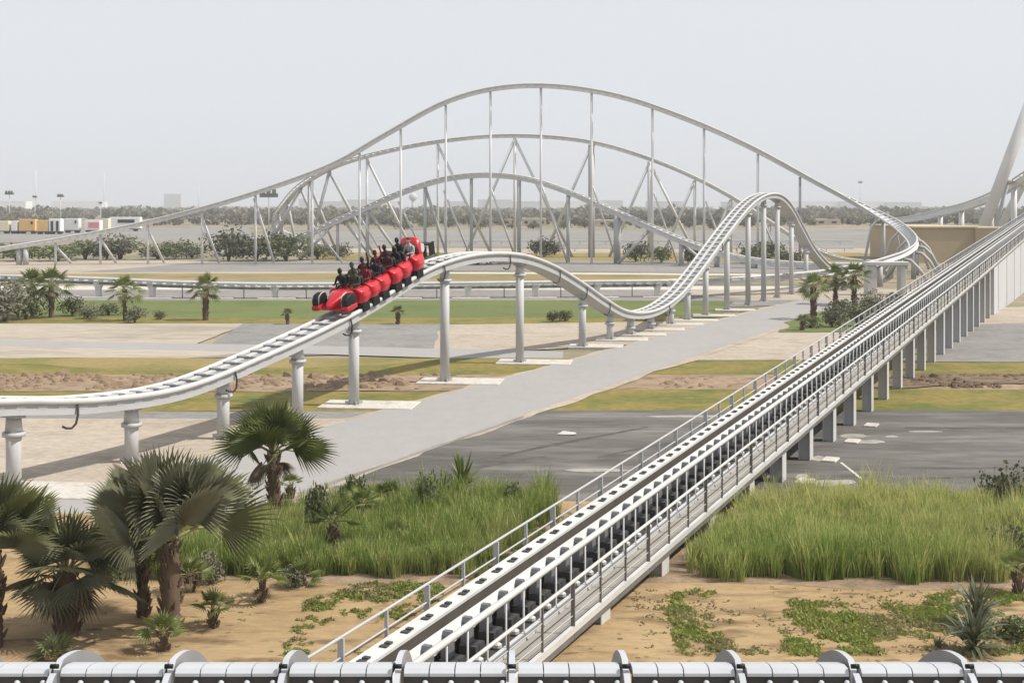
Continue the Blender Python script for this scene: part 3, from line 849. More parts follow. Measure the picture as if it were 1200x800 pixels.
mb = MB(); fin_geo(mb, Vector((0, 0, 0)))
f0 = mb.build('brake_fin', [M['fin'], M['dark']], launch, origin=(0, 0, 0))
Y = 19.0; k = 0
while Y < 200:
    p = sq(12.97, Y, 0)
    if k < 100:
        o = f0 if k == 0 else f0.copy()
        if k: COL.objects.link(o)
        o.parent = launch; o.location = p - worldorg(launch)
    else: fin_geo(rest, p)
    k += 1; Y += .76
if rest.v: tag(rest.build('brake_fin', [M['fin'], M['dark']], launch), kind='stuff')
# white roller brackets between the fins
mb = MB(); mb.bevbox((0, 0, 0), (.22, .16, .12), .03, 0, ROTL)
rb0 = mb.build('roller_bracket', M['white'], launch, origin=(0, 0, 0))
for k in range(90):
    o = rb0 if k == 0 else rb0.copy()
    if k: COL.objects.link(o)
    o.parent = launch; o.location = sq(12.52, 19.4 + .76 * k, 0) - worldorg(launch)


Y = 18.6; k = 0
while Y < 110:
    for c in (11.46,):
        p = sq(c, Y, 0); hgt = lz(Y) - .112
        if hgt < .1: continue
        mb = MB(); b0 = Vector((p.x, p.y, 0))
        # plated column: wide web greyed for its shaded face, two flanges whitened for sunlight
        mb.box(b0 + Vector((0, 0, hgt / 2)) , (.35, .42, hgt), 0, ROTL)
        for sg in (-1, 1):
            mb.box(b0 + LS * (sg * .19) + Vector((0, 0, hgt / 2)), (.03, .54, hgt - .004), 1, ROTL)
        if k > 2: mb.box(b0 - LS * 1.25 + Vector((0, 0, hgt - .30)), (2.9, .30, .22), 0, ROTL)
        c_ = mb.build('support_column', [M['greypaint'], M['white']], launch, origin=b0)
        bb = MB(); bb.bevbox(b0 + Vector((0, 0, .04)), (1.0, .95, .08), .015, 0, ROTL); bb.build('base_plate', M['dark'], c_)
    Y += 3.72; k += 1
# solid wall below the far part
mb = MB(); n = 26; vs = []; fs = []
for k in range(n + 1):
    Y = 111 + (205 - 111) * k / n
    for c, z in ((11.9, 0), (11.24, 0), (11.24, lz(Y) - .12), (11.9, lz(Y) - .12)):
        q = sq(c, Y, 0); vs.append(Vector((q.x, q.y, z)))
for k in range(n):
    for j in range(4):
        j2 = (j + 1) % 4; fs.append((k * 4 + j, k * 4 + j2, k * 4 + 4 + j2, k * 4 + 4 + j))
fs += [(0, 1, 2, 3), (n * 4, n * 4 + 1, n * 4 + 2, n * 4 + 3)]
mb.add(vs, fs); mb.build('solid_wall', M['greywall'], launch)
for Y in (114.5, 122, 129.5, 137, 144.5):
    q = sq(11.22, Y, 0); mb = MB(); mb.box((q.x, q.y, (lz(Y) - .15) / 2), (.03, .06, lz(Y) - .15), 0, ROTL); mb.build('wall_seam', M['greypaint'], launch)
# concrete footings beside the launch columns
for k, Y in enumerate((44.64, 48.36, 52.08, 55.8)):
    q = sq(11.0, Y, 0); mb = MB(); mb.bevbox((q.x + .42, q.y - .1, .14), (.5, .8, .08), .02, 0, ROTL)
    o = mb.build('concrete_pad', M['concrete'], None, origin=(q.x, q.y, 0))
    tag(o, ('square concrete footing at the launch column nearest the tall grass', 'square concrete footing, second launch column back from the tall grass', 'square concrete footing, third launch column back from the tall grass', 'square concrete footing at the launch column beside the lawn edge')[k], 'concrete pad', 'footings beside the launch columns')

# ------------------------------------------------------------------ balcony railing in front
rail = empty('balcony_railing', (0, 3.7, H - 2.3)); tag(rail, 'white slatted metal balcony railing with curved ribs along the bottom edge', 'railing')
PXW = 134.2
ZT = H - 1.188
yf, yn = 3.66, 3.50
xs = [600 + PXW * k for k in range(-6, 7)]
for i, xj in enumerate(xs):
    X = (xj - 600) * yn / F
    mb = MB(); th = .016
    # rib: half-moon behind the joint and a curved lip in front
    back = [(yn + .02, ZT - .01)] + [(yn + .02 + .42 * t, ZT + .008 + .004 * t - .146 * t * t) for t in [k / 14 for k in range(1, 15)]] + [(yn + .40, ZT - .30), (yn + .02, ZT - .30)]
    front = [(yn - .003, ZT - .010), (yn - .02, ZT - .014), (yn - .05, ZT - .030), (yn - .085, ZT - .065), (yn - .10, ZT - .13), (yn - .10, ZT - .30), (yn - .075, ZT - .30), (yn - .075, ZT - .14), (yn - .05, ZT - .075), (yn - .003, ZT - .045)]
    for pts, mi in ((back, 0), (front, 1)):
        n = len(pts); vs = [(X + sg * th / 2, y, z) for sg in (-1, 1) for (y, z) in pts]
        mb.add(vs, [tuple(range(n - 1, -1, -1)), tuple(range(n, 2 * n))], 0 if mi == 0 else 0)
        mb.add(vs, [(k, (k + 1) % n, n + (k + 1) % n, n + k) for k in range(n)], 1)
    r_ = mb.build('rib', [M['ribgrey'], M['balcony']], rail)
    bb = MB(); bb.tube([(X - .0105, yn + .004, ZT + .005), (X + .0105, yn + .004, ZT + .005)], .006, 12); bb.build('joint_bolt', M['black'], r_)
    if i == len(xs) - 1: break
    X2 = (xs[i + 1] - 600) * yn / F
    wd = (X2 - X - .03) / 4
    mb = MB()
    for k in range(4):
        x0 = X + .015 + wd * k
        # gently crowned slat
        vs = []
        for y, z in ((yn, ZT - .012), (yn + .012, ZT - .003), (yn + .05, ZT - .005), (yn + .10, ZT - .016), (yn + .15, ZT - .036), (yn + .15, ZT - .05), (yn, ZT - .020)):
            vs += [(x0 + .0015, y, z), (x0 + wd - .0015, y, z)]
        n = len(vs) // 2
        mb.add(vs, [(2 * j, 2 * j + 1, 2 * ((j + 1) % n) + 1, 2 * ((j + 1) % n)) for j in range(n)] + [tuple(range(0, 2 * n, 2)), tuple(range(1, 2 * n, 2))], 0)
    mb.build('slat_panel', [M['balcony']], rail)
    mb = MB(); mb.box(((X + X2) / 2, yn + .018, ZT - .145), (X2 - X - .03, .02, .245)); mb.build('backing', M['gap'], rail)
    for k in range(4):
        x0 = X + .015 + wd * (k + .86)
        mb = MB(); mb.tube([(x0, yn - .012, ZT - .026), (x0, yn - .012, ZT - .030), (x0, yn - .012, ZT - .036), (x0, yn - .012, ZT - .30)], [.004, .0075, .0085, .0085], 10); mb.build('rod', M['balcony'], rail)
mb = MB(); mb.box((0, 3.6, ZT - .36), (4.0, .34, .10)); mb.build('base_beam', M['balcony'], rail)
tf = MB(); tf.box((0, 1.2, H - 1.75), (8, 5.3, .24)); tag(tf.build('terrace_floor', M['terrace']), kind='structure')

# ------------------------------------------------------------------ train
train_root = None


def loft(mb, secs, mi=0, cap=True, smooth=True):
    n = len(secs[0]); vs = [p for s_ in secs for p in s_]; fs = []
    for i in range(len(secs) - 1):
        for k in range(n):
            k2 = (k + 1) % n; fs.append((i * n + k, i * n + k2, (i + 1) * n + k2, (i + 1) * n + k))
    mb.add(vs, fs, mi, smooth)
    if cap: mb.add(secs[0], [tuple(range(n - 1, -1, -1))], mi); mb.add(secs[-1], [tuple(range(n))], mi)


def sect(x, hw, z0, z1, e=3.0, n=18, yc=0.0):
    out = []
    for k in range(n):
        a = 2 * math.pi * k / n; c, s_ = math.cos(a), math.sin(a)
        out.append(Vector((x, yc + hw * abs(c) ** (2 / e) * (1 if c >= 0 else -1), (z0 + z1) / 2 + (z1 - z0) / 2 * abs(s_) ** (2 / e) * (1 if s_ >= 0 else -1))))
    return out


def car_matrix(Y):
    i = ixA(Y); p, sd_, up = frA[i]
    fwd = -(up.cross(sd_)).normalized()         # the train runs towards the viewer, downhill
    if fwd.y > 0: fwd = -fwd
    left = up.cross(fwd).normalized()
    return Matrix(((fwd.x, left.x, up.x, p.x), (fwd.y, left.y, up.y, p.y), (fwd.z, left.z, up.z, p.z), (0, 0, 0, 1)))


CARS = [60.35, 61.25, 62.15, 63.05, 63.95, 64.85]
pc = frA[ixA(62)][0]
train = empty('coaster_train', (pc.x, pc.y, pc.z))
tag(train, 'red open racing car styled roller coaster train with two seats per row descending the track', 'coaster train')


def wbuild(mb, name, mats, parent, Mx):
    mb.v = [tuple(Mx @ Vector(p)) for p in mb.v]
    return mb.build(name, mats, parent)


for ci, Yc in enumerate(CARS):
    Mx = car_matrix(Yc)
    mb = MB()
    first, last = ci == 0, ci == len(CARS) - 1
    L = .60
    # central tub
    loft(mb, [sect(-L, .58, .16, .84), sect(-L * .5, .66, .14, .94), sect(0.1, .68, .14, .96), sect(L * .7, .62, .16, .90), sect(L, .56, .18, .84)])
    # bulging side pods
    for sg in (-1, 1):
        prof_ = ((.40, .86), (.66, .90), (.86, .74), (.90, .48), (.78, .20), (.40, .14))
        secs = []
        for xx, k1, dz, in_ in ((-.66, .62, .02, .0), (-.42, .84, .0, .0), (-.08, .98, -.01, .0), (.20, 1.03, .02, .0), (.36, .96, .05, .0), (.44, .74, .08, .0)):
            secs.append([Vector((xx + (.06 if zz > .6 else 0), sg * (.34 + (yy - .34) * k1), .48 + (zz - .48) * (.6 + .4 * k1) + dz)) for yy, zz in prof_])
        loft(mb, secs, 0, True, False)
    car = wbuild(mb, 'car', [M['red']], train, Mx)
    bv = car.modifiers.new('soft_edges', 'BEVEL'); bv.width = .045; bv.segments = 2; bv.limit_method = 'ANGLE'; bv.angle_limit = .5
    # chassis and wheels
    mb = MB(); mb.bevbox((0, 0, .08), (1.36, .95, .16), .03); mb.bevbox((0, 0, -.02), (.5, 1.3, .12), .03); wbuild(mb, 'chassis', [M['black']], car, Mx)
    for sg in (-1, 1):
        mb = MB(); mb.tube([(-.25, sg * .52, .10), (-.25, sg * .68, .10)], .13, 14); mb.tube([(.25, sg * .52, .10), (.25, sg * .68, .10)], .13, 14); mb.bevbox((0, sg * .72, -.02), (.6, .07, .36), .02)
        wbuild(mb, 'wheel_carrier', [M['black']], car, Mx)
    for sg in (-1, 1):
        mb = MB()
        loft(mb, [sect(-.42, .20, .66, 1.34, 3, 12, sg * .31), sect(-.34, .22, .60, 1.36, 3, 12, sg * .31), sect(-.26, .21, .60, 1.30, 3, 12, sg * .31)])
        mb.bevbox((.02, sg * .31, .66), (.5, .42, .14), .04)
        wbuild(mb, 'seat', [M['black']], car, Mx)
        mb = MB(); mb.tube([(.38, sg * .31 - .16, .86), (.30, sg * .31 - .16, 1.08), (.22, sg * .31, 1.12), (.30, sg * .31 + .16, 1.08), (.38, sg * .31 + .16, .86)], .035, 8); wbuild(mb, 'lap_bar', [M['black']], car, Mx)
    if first:
        mb = MB()
        loft(mb, [sect(.45, .60, .22, .90), sect(.85, .52, .26, .98), sect(1.2, .40, .30, .92), sect(1.5, .28, .34, .80), sect(1.78, .18, .38, .68), sect(1.95, .07, .42, .58)])
        loft(mb, [sect(1.45, .84, .36, .43, 6), sect(1.8, .84, .33, .38, 6)])
        wbuild(mb, 'nose_cone', [M['red']], car, Mx)
        for sg in (-1, 1):
            mb = MB()
            loft(mb, [sect(.95, .13, .50, .82, 4, 16, sg * .74), sect(1.05, .17, .40, .94, 4, 16, sg * .74), sect(1.3, .18, .36, 1.0, 4.5, 16, sg * .74), sect(1.6, .17, .38, .96, 4.5, 16, sg * .74), sect(1.76, .14, .44, .80, 4, 16, sg * .74)])
            fa = wbuild(mb, 'wheel_fairing', [M['black']], car, Mx)
            mb = MB(); loft(mb, [sect(1.0, .185, .28, .50, 5, 14, sg * .74), sect(1.45, .195, .26, .54, 5, 14, sg * .74), sect(1.8, .17, .28, .50, 5, 14, sg * .74)]); wbuild(mb, 'fairing_skirt', [M['red']], fa, Mx)
            mb = MB(); mb.tube([(1.74, sg * .58, .52), (1.66, sg * .57, .88), (1.45, sg * .565, .985), (1.2, sg * .565, .99)], .02, 6); wbuild(mb, 'white_edge', [M['white']], fa, Mx)
    if last:
        mb = MB()
        loft(mb, [sect(-.45, .56, .30, 1.30), sect(-.62, .58, .28, 1.62), sect(-.95, .46, .28, 1.55), sect(-1.3, .30, .32, 1.2)])
        eng = wbuild(mb, 'engine_cover', [M['red']], car, Mx)
        for sg in (-1, 1):
            n = 18; mb = MB()
            ring = [Vector((-.80 + .17 * math.cos(2 * math.pi * k / n), sg * .575, 1.06 + .22 * math.sin(2 * math.pi * k / n))) for k in range(n)]
            ring2 = [p + Vector((0, -sg * .12, 0)) for p in ring]
            loft(mb, [ring, ring2], 0, True, False); wbuild(mb, 'white_emblem', [M['white']], eng, Mx)
        mb = MB(); mb.bevbox((-1.62, 0, 1.02), (.42, 1.2, .06), .02); mb.bevbox((-1.5, 0, .6), (.6, .5, .6), .08)
        for sg in (-1, 1): mb.bevbox((-1.6, sg * .61, .8), (.55, .05, .65), .02)
        wbuild(mb, 'rear_wing', [M['black']], car, Mx)

# ------------------------------------------------------------------ riders
def person_mesh(pose, shirt, skin, trousers):
    """one continuous seated body; local x forwards, z up, origin at the seat"""
    J = {}; E = []; Rr = {}; Z = {}

    def j(n, p, r, zone, par=None):
        J[n] = Vector(p); Rr[n] = r; Z[n] = zone
        if par: E.append((par, n))
    lean = .05 if pose != 2 else .16
    j('pelvis', (0, 0, .10), .135, 't'); j('waist', (-.02 + lean * .3, 0, .26), .125, 's', 'pelvis'); j('chest', (-.03 + lean * .8, 0, .42), .15, 's', 'waist')
    j('neckbase', (-.02 + lean, 0, .56), .075, 's', 'chest'); j('neck', (0 + lean, 0, .63), .055, 'k', 'neckbase'); j('skull', (.02 + lean, 0, .70), .06, 'k', 'neck')
    for sg, sn in ((1, 'l'), (-1, 'r')):
        j('hip' + sn, (.04, sg * .095, .09), .095, 't', 'pelvis'); j('knee' + sn, (.46, sg * .12, .13), .065, 't', 'hip' + sn)
        j('shin' + sn, (.58, sg * .12, -.08), .058, 't', 'knee' + sn); j('ankle' + sn, (.66, sg * .12, -.30), .042, 't', 'shin' + sn); j('toe' + sn, (.80, sg * .13, -.34), .035, 't', 'ankle' + sn)
        sh = Vector((-.02 + lean, sg * .19, .52))
        j('sh' + sn, sh, .066, 's', 'neckbase')
        if pose == 1 or (pose == 3 and sg > 0):
            el_, wr = sh + Vector((.06, sg * .12, .24)), sh + Vector((.10, sg * .10, .50)); hd = Vector((.02, 0, .09))
        else:
            el_, wr = sh + Vector((.10, sg * .07, -.25)), sh + Vector((.30, -sg * .04, -.22)); hd = Vector((.08, -sg * .02, .01))
        j('el' + sn, el_, .044, 's' if pose != 3 else 'k', 'sh' + sn); j('wr' + sn, wr, .028, 'k', 'el' + sn); j('pa' + sn, wr + hd * .7, .034, 'k', 'wr' + sn)
        for q in range(5):
            sp = (q - 2) * .022
            base = wr + hd * (1.0 if q else .75); spread = Vector((0, sp, 0)) if abs(hd.z) < .05 else Vector((sp * .6, sp, 0))
            ln = (.5, .78, .9, .82, .62)[q]
            j(f'f{q}a' + sn, base + spread, .011, 'k', 'pa' + sn)
            curl = Vector((0, 0, -.035)) if pose not in (1,) else Vector((.02, 0, 0))
            j(f'f{q}b' + sn, base + spread * 1.3 + hd * ln * .6 + curl, .009, 'k', f'f{q}a' + sn)
    names = list(J)
    me = bpy.data.meshes.new('person')
    me.from_pydata([J[n] for n in names], [(names.index(a), names.index(b)) for a, b in E], [])
    o = bpy.data.objects.new('tmp', me); COL.objects.link(o)
    sm = o.modifiers.new('s', 'SKIN'); sm.use_smooth_shade = True
    me.skin_vertices.new() if not me.skin_vertices else None
    for k, n in enumerate(names):
        me.skin_vertices[0].data[k].radius = (Rr[n], Rr[n] * (1.15 if n in ('chest', 'waist', 'pelvis') else 1.0))
    me.skin_vertices[0].data[0].use_root = True
    ss = o.modifiers.new('ss', 'SUBSURF'); ss.levels = 1; ss.render_levels = 1
    dg = bpy.context.evaluated_depsgraph_get(); dg.update()
    ev = bpy.data.meshes.new_from_object(o.evaluated_get(dg))
    bpy.data.objects.remove(o)
    bm = bmesh.new(); bm.from_mesh(ev)
    PJ = np.array([J[n][:] for n in names]); zi = {'t': 2, 's': 0, 'k': 1}
    for f in bm.faces:
        c = np.array(f.calc_center_median()); d = np.linalg.norm(PJ - c, axis=1) - np.array([Rr[n] for n in names]) * .6
        f.material_index = zi[Z[names[int(d.argmin())]]]; f.smooth = True
    # head with brow, nose, mouth, chin, ears
    hc = J['skull'] + Vector((.01, 0, .075))
    n0 = len(bm.verts); nu, nv = 18, 14; rows = []
    for a in range(nv + 1):
        th = math.pi * a / nv; row = []
        for b in range(nu):
            ph = 2 * math.pi * b / nu
            x, y, z = math.sin(th) * math.cos(ph), math.sin(th) * math.sin(ph), math.cos(th)
            p = Vector((x * .098, y * .076, z * .125))
            if z < -.2: p.x *= 1 - .12 * (-z); p.y *= 1 - .3 * (-z - .2)
            if x > .75 and abs(y) < .3 and -.38 < z < .12: p.x += .020 * (1 - abs(y) / .3)
            if x > .6 and .15 < abs(y) < .55 and 0 < z < .3: p.x -= .008
            if abs(y) > .93 and abs(z) < .3: p.y *= 1.16
            row.append(bm.verts.new(hc + p))
        rows.append(row)
    for a in range(nv):
        for b in range(nu):
            try:
                f = bm.faces.new([rows[a][b], rows[a][(b + 1) % nu], rows[a + 1][(b + 1) % nu], rows[a + 1][b]]); f.material_index = 1; f.smooth = True
            except ValueError: pass
    def feat(c, r, mi):
        res = bmesh.ops.create_icosphere(bm, subdivisions=1, radius=1.0, matrix=Matrix.Translation(hc + Vector(c)) @ Matrix.Diagonal((*r, 1)))
        for v in res['verts']:
            for f in v.link_faces: f.material_index = mi
    for sg in (-1, 1): feat((.088, sg * .031, .018), (.008, .013, .007), 3)
    feat((.088, 0, -.058), (.007, .022, .006), 4)
    out = bpy.data.meshes.new('person'); bm.to_mesh(out); bm.free()
    out.materials.clear()
    for m in (M[shirt], M[skin], M[trousers], M['hair'], M['shirtmaroon']): out.materials.append(m)
    return out, hc


def hair_mesh(hc, long_, mat):
    mb = MB(); nu, nv = 16, 9; secs = []
    for a in range(nv):
        th = math.pi * (.02 + .60 * a / (nv - 1)); row = []
        for b in range(nu):
            ph = 2 * math.pi * b / nu
            x, y, z = math.sin(th) * math.cos(ph), math.sin(th) * math.sin(ph), math.cos(th)
            p = Vector((x * .106, y * .085, z * .136 + .006))
            if x > .35 and z < .45: p = Vector((.05, y * .082, .055))
            if long_ and x < .2 and z < 0: p.z -= .10; p.x -= .02
            row.append(hc + p)
        secs.append(row)
    loft(mb, secs); return mb


RID = [  # car, side(+1 = viewer side), pose, shirt, skin, trousers, hair, long, label
    (0, 1, 0, 'shirtolive', 'skin', 'jeans', 'hair', 0, 'rider in dark olive shirt on the viewer side of the front row'),
    (0, -1, 2, 'shirtblack', 'skin', 'shirtblack', 'hair', 0, 'rider in black top on the far side of the front row, leaning forward'),
    (1, 1, 0, 'shirtred', 'skinlight', 'jeans', 'hair', 1, 'long haired rider in red top, viewer side of the second row'),
    (1, -1, 0, 'shirtgrey', 'skin', 'jeans', 'hair', 0, 'rider in grey shirt on the far side of the second row'),
    (2, 1, 0, 'shirtblack', 'skin', 'jeans', 'hair', 0, 'rider in black top on the viewer side of the third row'),
    (2, -1, 3, 'shirtmaroon', 'skin', 'shirtblack', 'hair', 0, 'rider in maroon shirt with one arm up, far side of the third row'),
    (3, 1, 0, 'shirtmaroon', 'skin', 'jeans', 'hair', 0, 'rider in maroon top on the viewer side of the fourth row'),
    (3, -1, 3, 'shirtred', 'skin', 'jeans', 'hair', 0, 'rider in red shirt lifting one hand, far side of the fourth row'),
    (4, 1, 2, 'shirtblack', 'skin', 'jeans', 'hairbrown', 1, 'rider with brown hair in black top, viewer side of the fifth row'),
    (4, -1, 0, 'shirtmaroon', 'skin', 'shirtblack', 'hair', 0, 'dark haired rider in maroon top, far side of the fifth row'),
    (5, 1, 0, 'shirtwhite', 'skin', 'jeans', 'hair', 0, 'rider in white shirt in the last row of the red train'),
    (5, -1, 0, 'shirtblack', 'skin', 'shirtblack', 'hair', 0, 'rider in black top in the last row beside the white shirted one'),
]
for ci, sg, pose, sh, skn, tr, hr, lg, lab in RID:
    me, hc = person_mesh(pose, sh, skn, tr)
    o = bpy.data.objects.new('person', me); COL.objects.link(o)
    Mx = car_matrix(CARS[ci]) @ Matrix.Translation((-.06, sg * .31, .74)) @ Matrix.Rotation(random.uniform(-.12, .12), 4, 'Z') @ Matrix.Scale(1.13, 4)
    o.matrix_world = Mx; tag(o, lab, 'person', 'riders on the red train'); ORG[o.name] = Vector((0, 0, 0))
    hb = hair_mesh(hc, lg, hr).build('hair', M[hr], None, origin=(0, 0, 0)); hb.parent = o

# ------------------------------------------------------------------ vegetation
def fan_crown(seed, nleaf, pet, rad, elev=(10, 85), nseg=24, droop=.25, span=115, mats=('palm', 'petiole', 'deadleaf'), dead=5, fold=.03, upright=0):
    rg = random.Random(seed); mb = MB()

    def leaf(az_, el_, pet_, rad_, mi, stiff=1.0):
        d = Vector((math.cos(az_) * math.cos(el_), math.sin(az_) * math.cos(el_), math.sin(el_)))
        side = Vector((-math.sin(az_), math.cos(az_), 0)); up = d.cross(side) * -1
        tw = rg.uniform(-.5, .5) * (2.2 if upright and mi == 0 else 1); side, up = side * math.cos(tw) + up * math.sin(tw), up * math.cos(tw) - side * math.sin(tw)
        sag = Vector((0, 0, -1)) * pet_ * .14 * math.cos(el_)
        a, b_, c = Vector((0, 0, 0)), d * pet_ * .5 + Vector((0, 0, .05 * pet_)), d * pet_ + sag
        mb.tube([a, b_, c], [.028 * rad_ + .006, .020 * rad_ + .004, .014 * rad_ + .003], 4, 1 if mi == 0 else 2, False)
        d2 = (d + Vector((0, 0, (upright if mi == 0 else 0) * math.cos(el_) - .30 * math.cos(el_)))).normalized(); side = (side - d2 * side.dot(d2)).normalized(); up2 = d2.cross(side) * -1
        sp = math.radians(span * rg.uniform(.85, 1.05))
        for k in range(nseg):
            u = (k + .5) / nseg * 2 - 1; a0 = u * sp; da = sp / nseg
            ln = rad_ * (1 - .28 * abs(u) ** 1.7) * rg.uniform(.9, 1.06)
            pts = []
            for (t, wf, fo) in ((.02, 1, 0), (.45, 1.0, fold), (.68, .62, fold), (.86, .30, fold * .4), (1.0, .03, 0)):
                dirc = d2 * math.cos(a0) + side * math.sin(a0)
                perp = side * math.cos(a0) - d2 * math.sin(a0)
                cen = c + dirc * ln * t + up2 * (.10 * ln * t * abs(u)) + Vector((0, 0, -droop * ln * max(0, t - .45) ** 1.7 * 1.6 / stiff))
                hw = ln * min(t, .5) * math.tan(da) * wf if t > .05 else .004
                pts.append((cen - perp * hw, cen + up2 * fo * ln * .5, cen + perp * hw))
            vs = [p for tri in pts for p in tri]; fs = []
            for q in range(len(pts) - 1):
                fs += [(q * 3, q * 3 + 1, q * 3 + 4, q * 3 + 3), (q * 3 + 1, q * 3 + 2, q * 3 + 5, q * 3 + 4)]
            mb.add(vs, fs, mi)
    for k in range(nleaf):
        t = (k + .5) / nleaf
        e = math.radians(elev[0] + (elev[1] - elev[0]) * t ** .9 + rg.uniform(-8, 8))
        leaf(k * 2.39996 + rg.uniform(-.25, .25), e, pet * rg.uniform(.75, 1.1) * (1 - .25 * t), rad * rg.uniform(.82, 1.1), 0)
    for k in range(dead):
        leaf(k * 2.39996 + 1, math.radians(rg.uniform(-70, -35)), pet * .5, rad * rg.uniform(.5, .75), 2, .5)
    me_ = MB.build(mb, 'crown', [M[m] for m in mats])
    me = me_.data; bpy.data.objects.remove(me_); return me


def trunk_mesh(h, r0, r1, seed, lean=(0, 0)):
    rg = random.Random(seed); mb = MB(); n = max(6, int(h / .07)); pts, rs = [], []
    for k in range(n + 1):
        t = k / n
        pts.append((lean[0] * t * t + rg.uniform(-.004, .004), lean[1] * t * t, h * t)); rs.append((r0 + (r1 - r0) * t ** .7) * (1.0 + (.09 if k % 2 else -.05)))
    mb.tube(pts, rs, 12)
    for k in range(int(h * 26)):                # old leaf bases
        t = rg.uniform(.15, 1); a = rg.uniform(0, 6.283); r = (r0 + (r1 - r0) * t ** .7); p = Vector((lean[0] * t * t + math.cos(a) * r, lean[1] * t * t + math.sin(a) * r, h * t)); o_ = Vector((math.cos(a), math.sin(a), 0))
        mb.tube([p - Vector((0, 0, .05)), p + o_ * .05 + Vector((0, 0, .06)), p + o_ * .09 + Vector((0, 0, .13))], [.035, .028, .008], 4, 0, False)
    o = mb.build('trunk', M['trunk']); me = o.data; bpy.data.objects.remove(o); return me


CR_BIG = [fan_crown(s, 21, .95, 1.32, (14, 88), 36, .24, 100, fold=.12, dead=0, upright=.75) for s in (11, 12)]
CR_BROWN = fan_crown(13, 22, .85, 1.05, (-20, 84), 26, .25, 115, dead=10, fold=.10)
CR_GREEN = fan_crown(14, 17, .70, .98, (8, 84), 32, .22, 108, upright=.5, mats=('palmgreen', 'petiole', 'deadleaf'), dead=2, fold=.10)
CR_SMALL = [fan_crown(20 + k, 11, .40, .48, (12, 80), 14, .2, 100, ('palmgreen', 'petiole', 'deadleaf'), 2, .07) for k in range(3)]
CR_LAWN = [fan_crown(40 + k, 22, .75, .62, (-35, 82), 12, .35, 100, ('palmgreen', 'petiole', 'deadleaf'), 4, .07) for k in range(2)]
CR_DARK = fan_crown(31, 14, .45, .55, (0, 80), 12, .3, 105, ('bush', 'petiole', 'deadleaf'), 3, .05)


def palm(name, label, cat, px, py, trunk_h, r0, crown, csc, group, rz=None, lean=(0, 0), seed=0, z=0.0):
    g_ = G(px, py); g_.z = z
    root = empty(name, g_, 0); tag(root, label, cat, group)
    t = trunk_mesh(trunk_h, r0, r0 * .8, seed, lean)
    link('trunk', t, (0, 0, 0), root)
    link('crown', crown, (lean[0], lean[1], trunk_h), root, rz if rz is not None else random.uniform(0, 6.28), csc)
    return root


LG = 'large fan palms in the front bed'
palm('fan_palm', 'largest fan palm with bluish grey green fans, standing in front of the left grass bed', 'palm tree', 200, 750, 2.05, .21, CR_BIG[0], 1.08, LG, 1.9, seed=1)
palm('fan_palm', 'yellowish green fan palm beside the grey road, above the grass bed', 'palm tree', 322, 622, 2.15, .20, CR_GREEN, 1.12, LG, .4, (-.06, 0), seed=2)
palm('fan_palm', 'grey green fan palm cut by the left edge of the photograph', 'palm tree', -8, 765, 2.05, .2, CR_BIG[1], .88, LG, .7, seed=3)
palm('fan_palm', 'brownish drooping fan palm between the cut palm at the edge and the largest palm', 'palm tree', 78, 752, 1.45, .25, CR_BROWN, .92, LG, 2.2, seed=4)
palm('fan_palm', 'slim dark trunked fan palm half hidden behind the largest palm', 'palm tree', 167, 729, 1.35, .13, CR_DARK, .9, LG, seed=5)

SG = 'young fan palms'
smalls = [(250, 742, .50, .075, 0, .72, 'young fan palm on bare sand right of the largest palm'),
          (308, 711, .55, .085, 1, .95, 'young fan palm at the sand edge, right of the lone one by the largest palm'),
          (191, 769, .45, .07, 2, .75, 'young fan palm in front of the largest palm trunk'),
          (222, 700, .5, .07, 0, .8, 'young fan palm peeping out behind the largest palm trunk'),
          (352, 692, .28, .07, 1, .75, 'low young fan palm at the front edge of the left grass bed'),
          (390, 657, .95, .12, 2, 1.0, 'dark trunked young fan palm inside the left grass bed'),
          (340, 588, .50, .10, 1, .62, 'small fan palm by the road behind the yellowish green one'),
          (463, 650, .5, .06, 0, .75, 'thin young palm in the middle of the left grass bed'),
          (425, 622, .75, .08, 2, .85, 'young palm at the back edge of the grass bed, left of the flat topped shrub'),
          (455, 612, .7, .08, 1, .85, 'young palm between the grass bed and the dark asphalt'),
          (1193, 702, .75, .10, 2, .7, 'small palm at the right photo edge beside the right grass bed'),
          (66, 776, .12, .06, 0, .75, 'stemless grey young palm at the bottom left behind the railing')]
for k, (x, y, h_, r_, ci, cs, lab) in enumerate(smalls):
    palm('young_palm', lab, 'palm tree', x, y, h_, r_, CR_DARK if k == 11 else CR_SMALL[ci], cs, SG, seed=50 + k)
MG = 'small palms on the middle lawn'
mids = [(38, 372, 2.6, .22, 1.5, 'left one of the two close palms on the middle lawn'), (60, 373, 2.6, .26, 1.6, 'right one of the two close palms on the middle lawn'),
        (146, 377, 2.4, .18, 1.35, 'thin palm on the middle lawn between the close pair and the lone palm'), (241, 376, 2.5, .30, 1.25, 'lone thick trunked palm on the middle lawn left of the train'),
        (953, 376, 2.6, .3, 1.25, 'palm at the road end with drooping leaves, leftmost of the three'), (979, 358, 2.5, .24, 1.3, 'middle palm of the three at the road end below the banked turn'), (1001, 360, 2.7, .3, 1.45, 'bushy palm nearest the launch track, right one of three at the road end')]
for k, (x, y, h_, r_, cs, lab) in enumerate(mids):
    palm('lawn_palm', lab, 'palm tree', x, y, h_, r_ * .8, CR_LAWN[k % 2], cs * 1.02, MG, seed=80 + k)
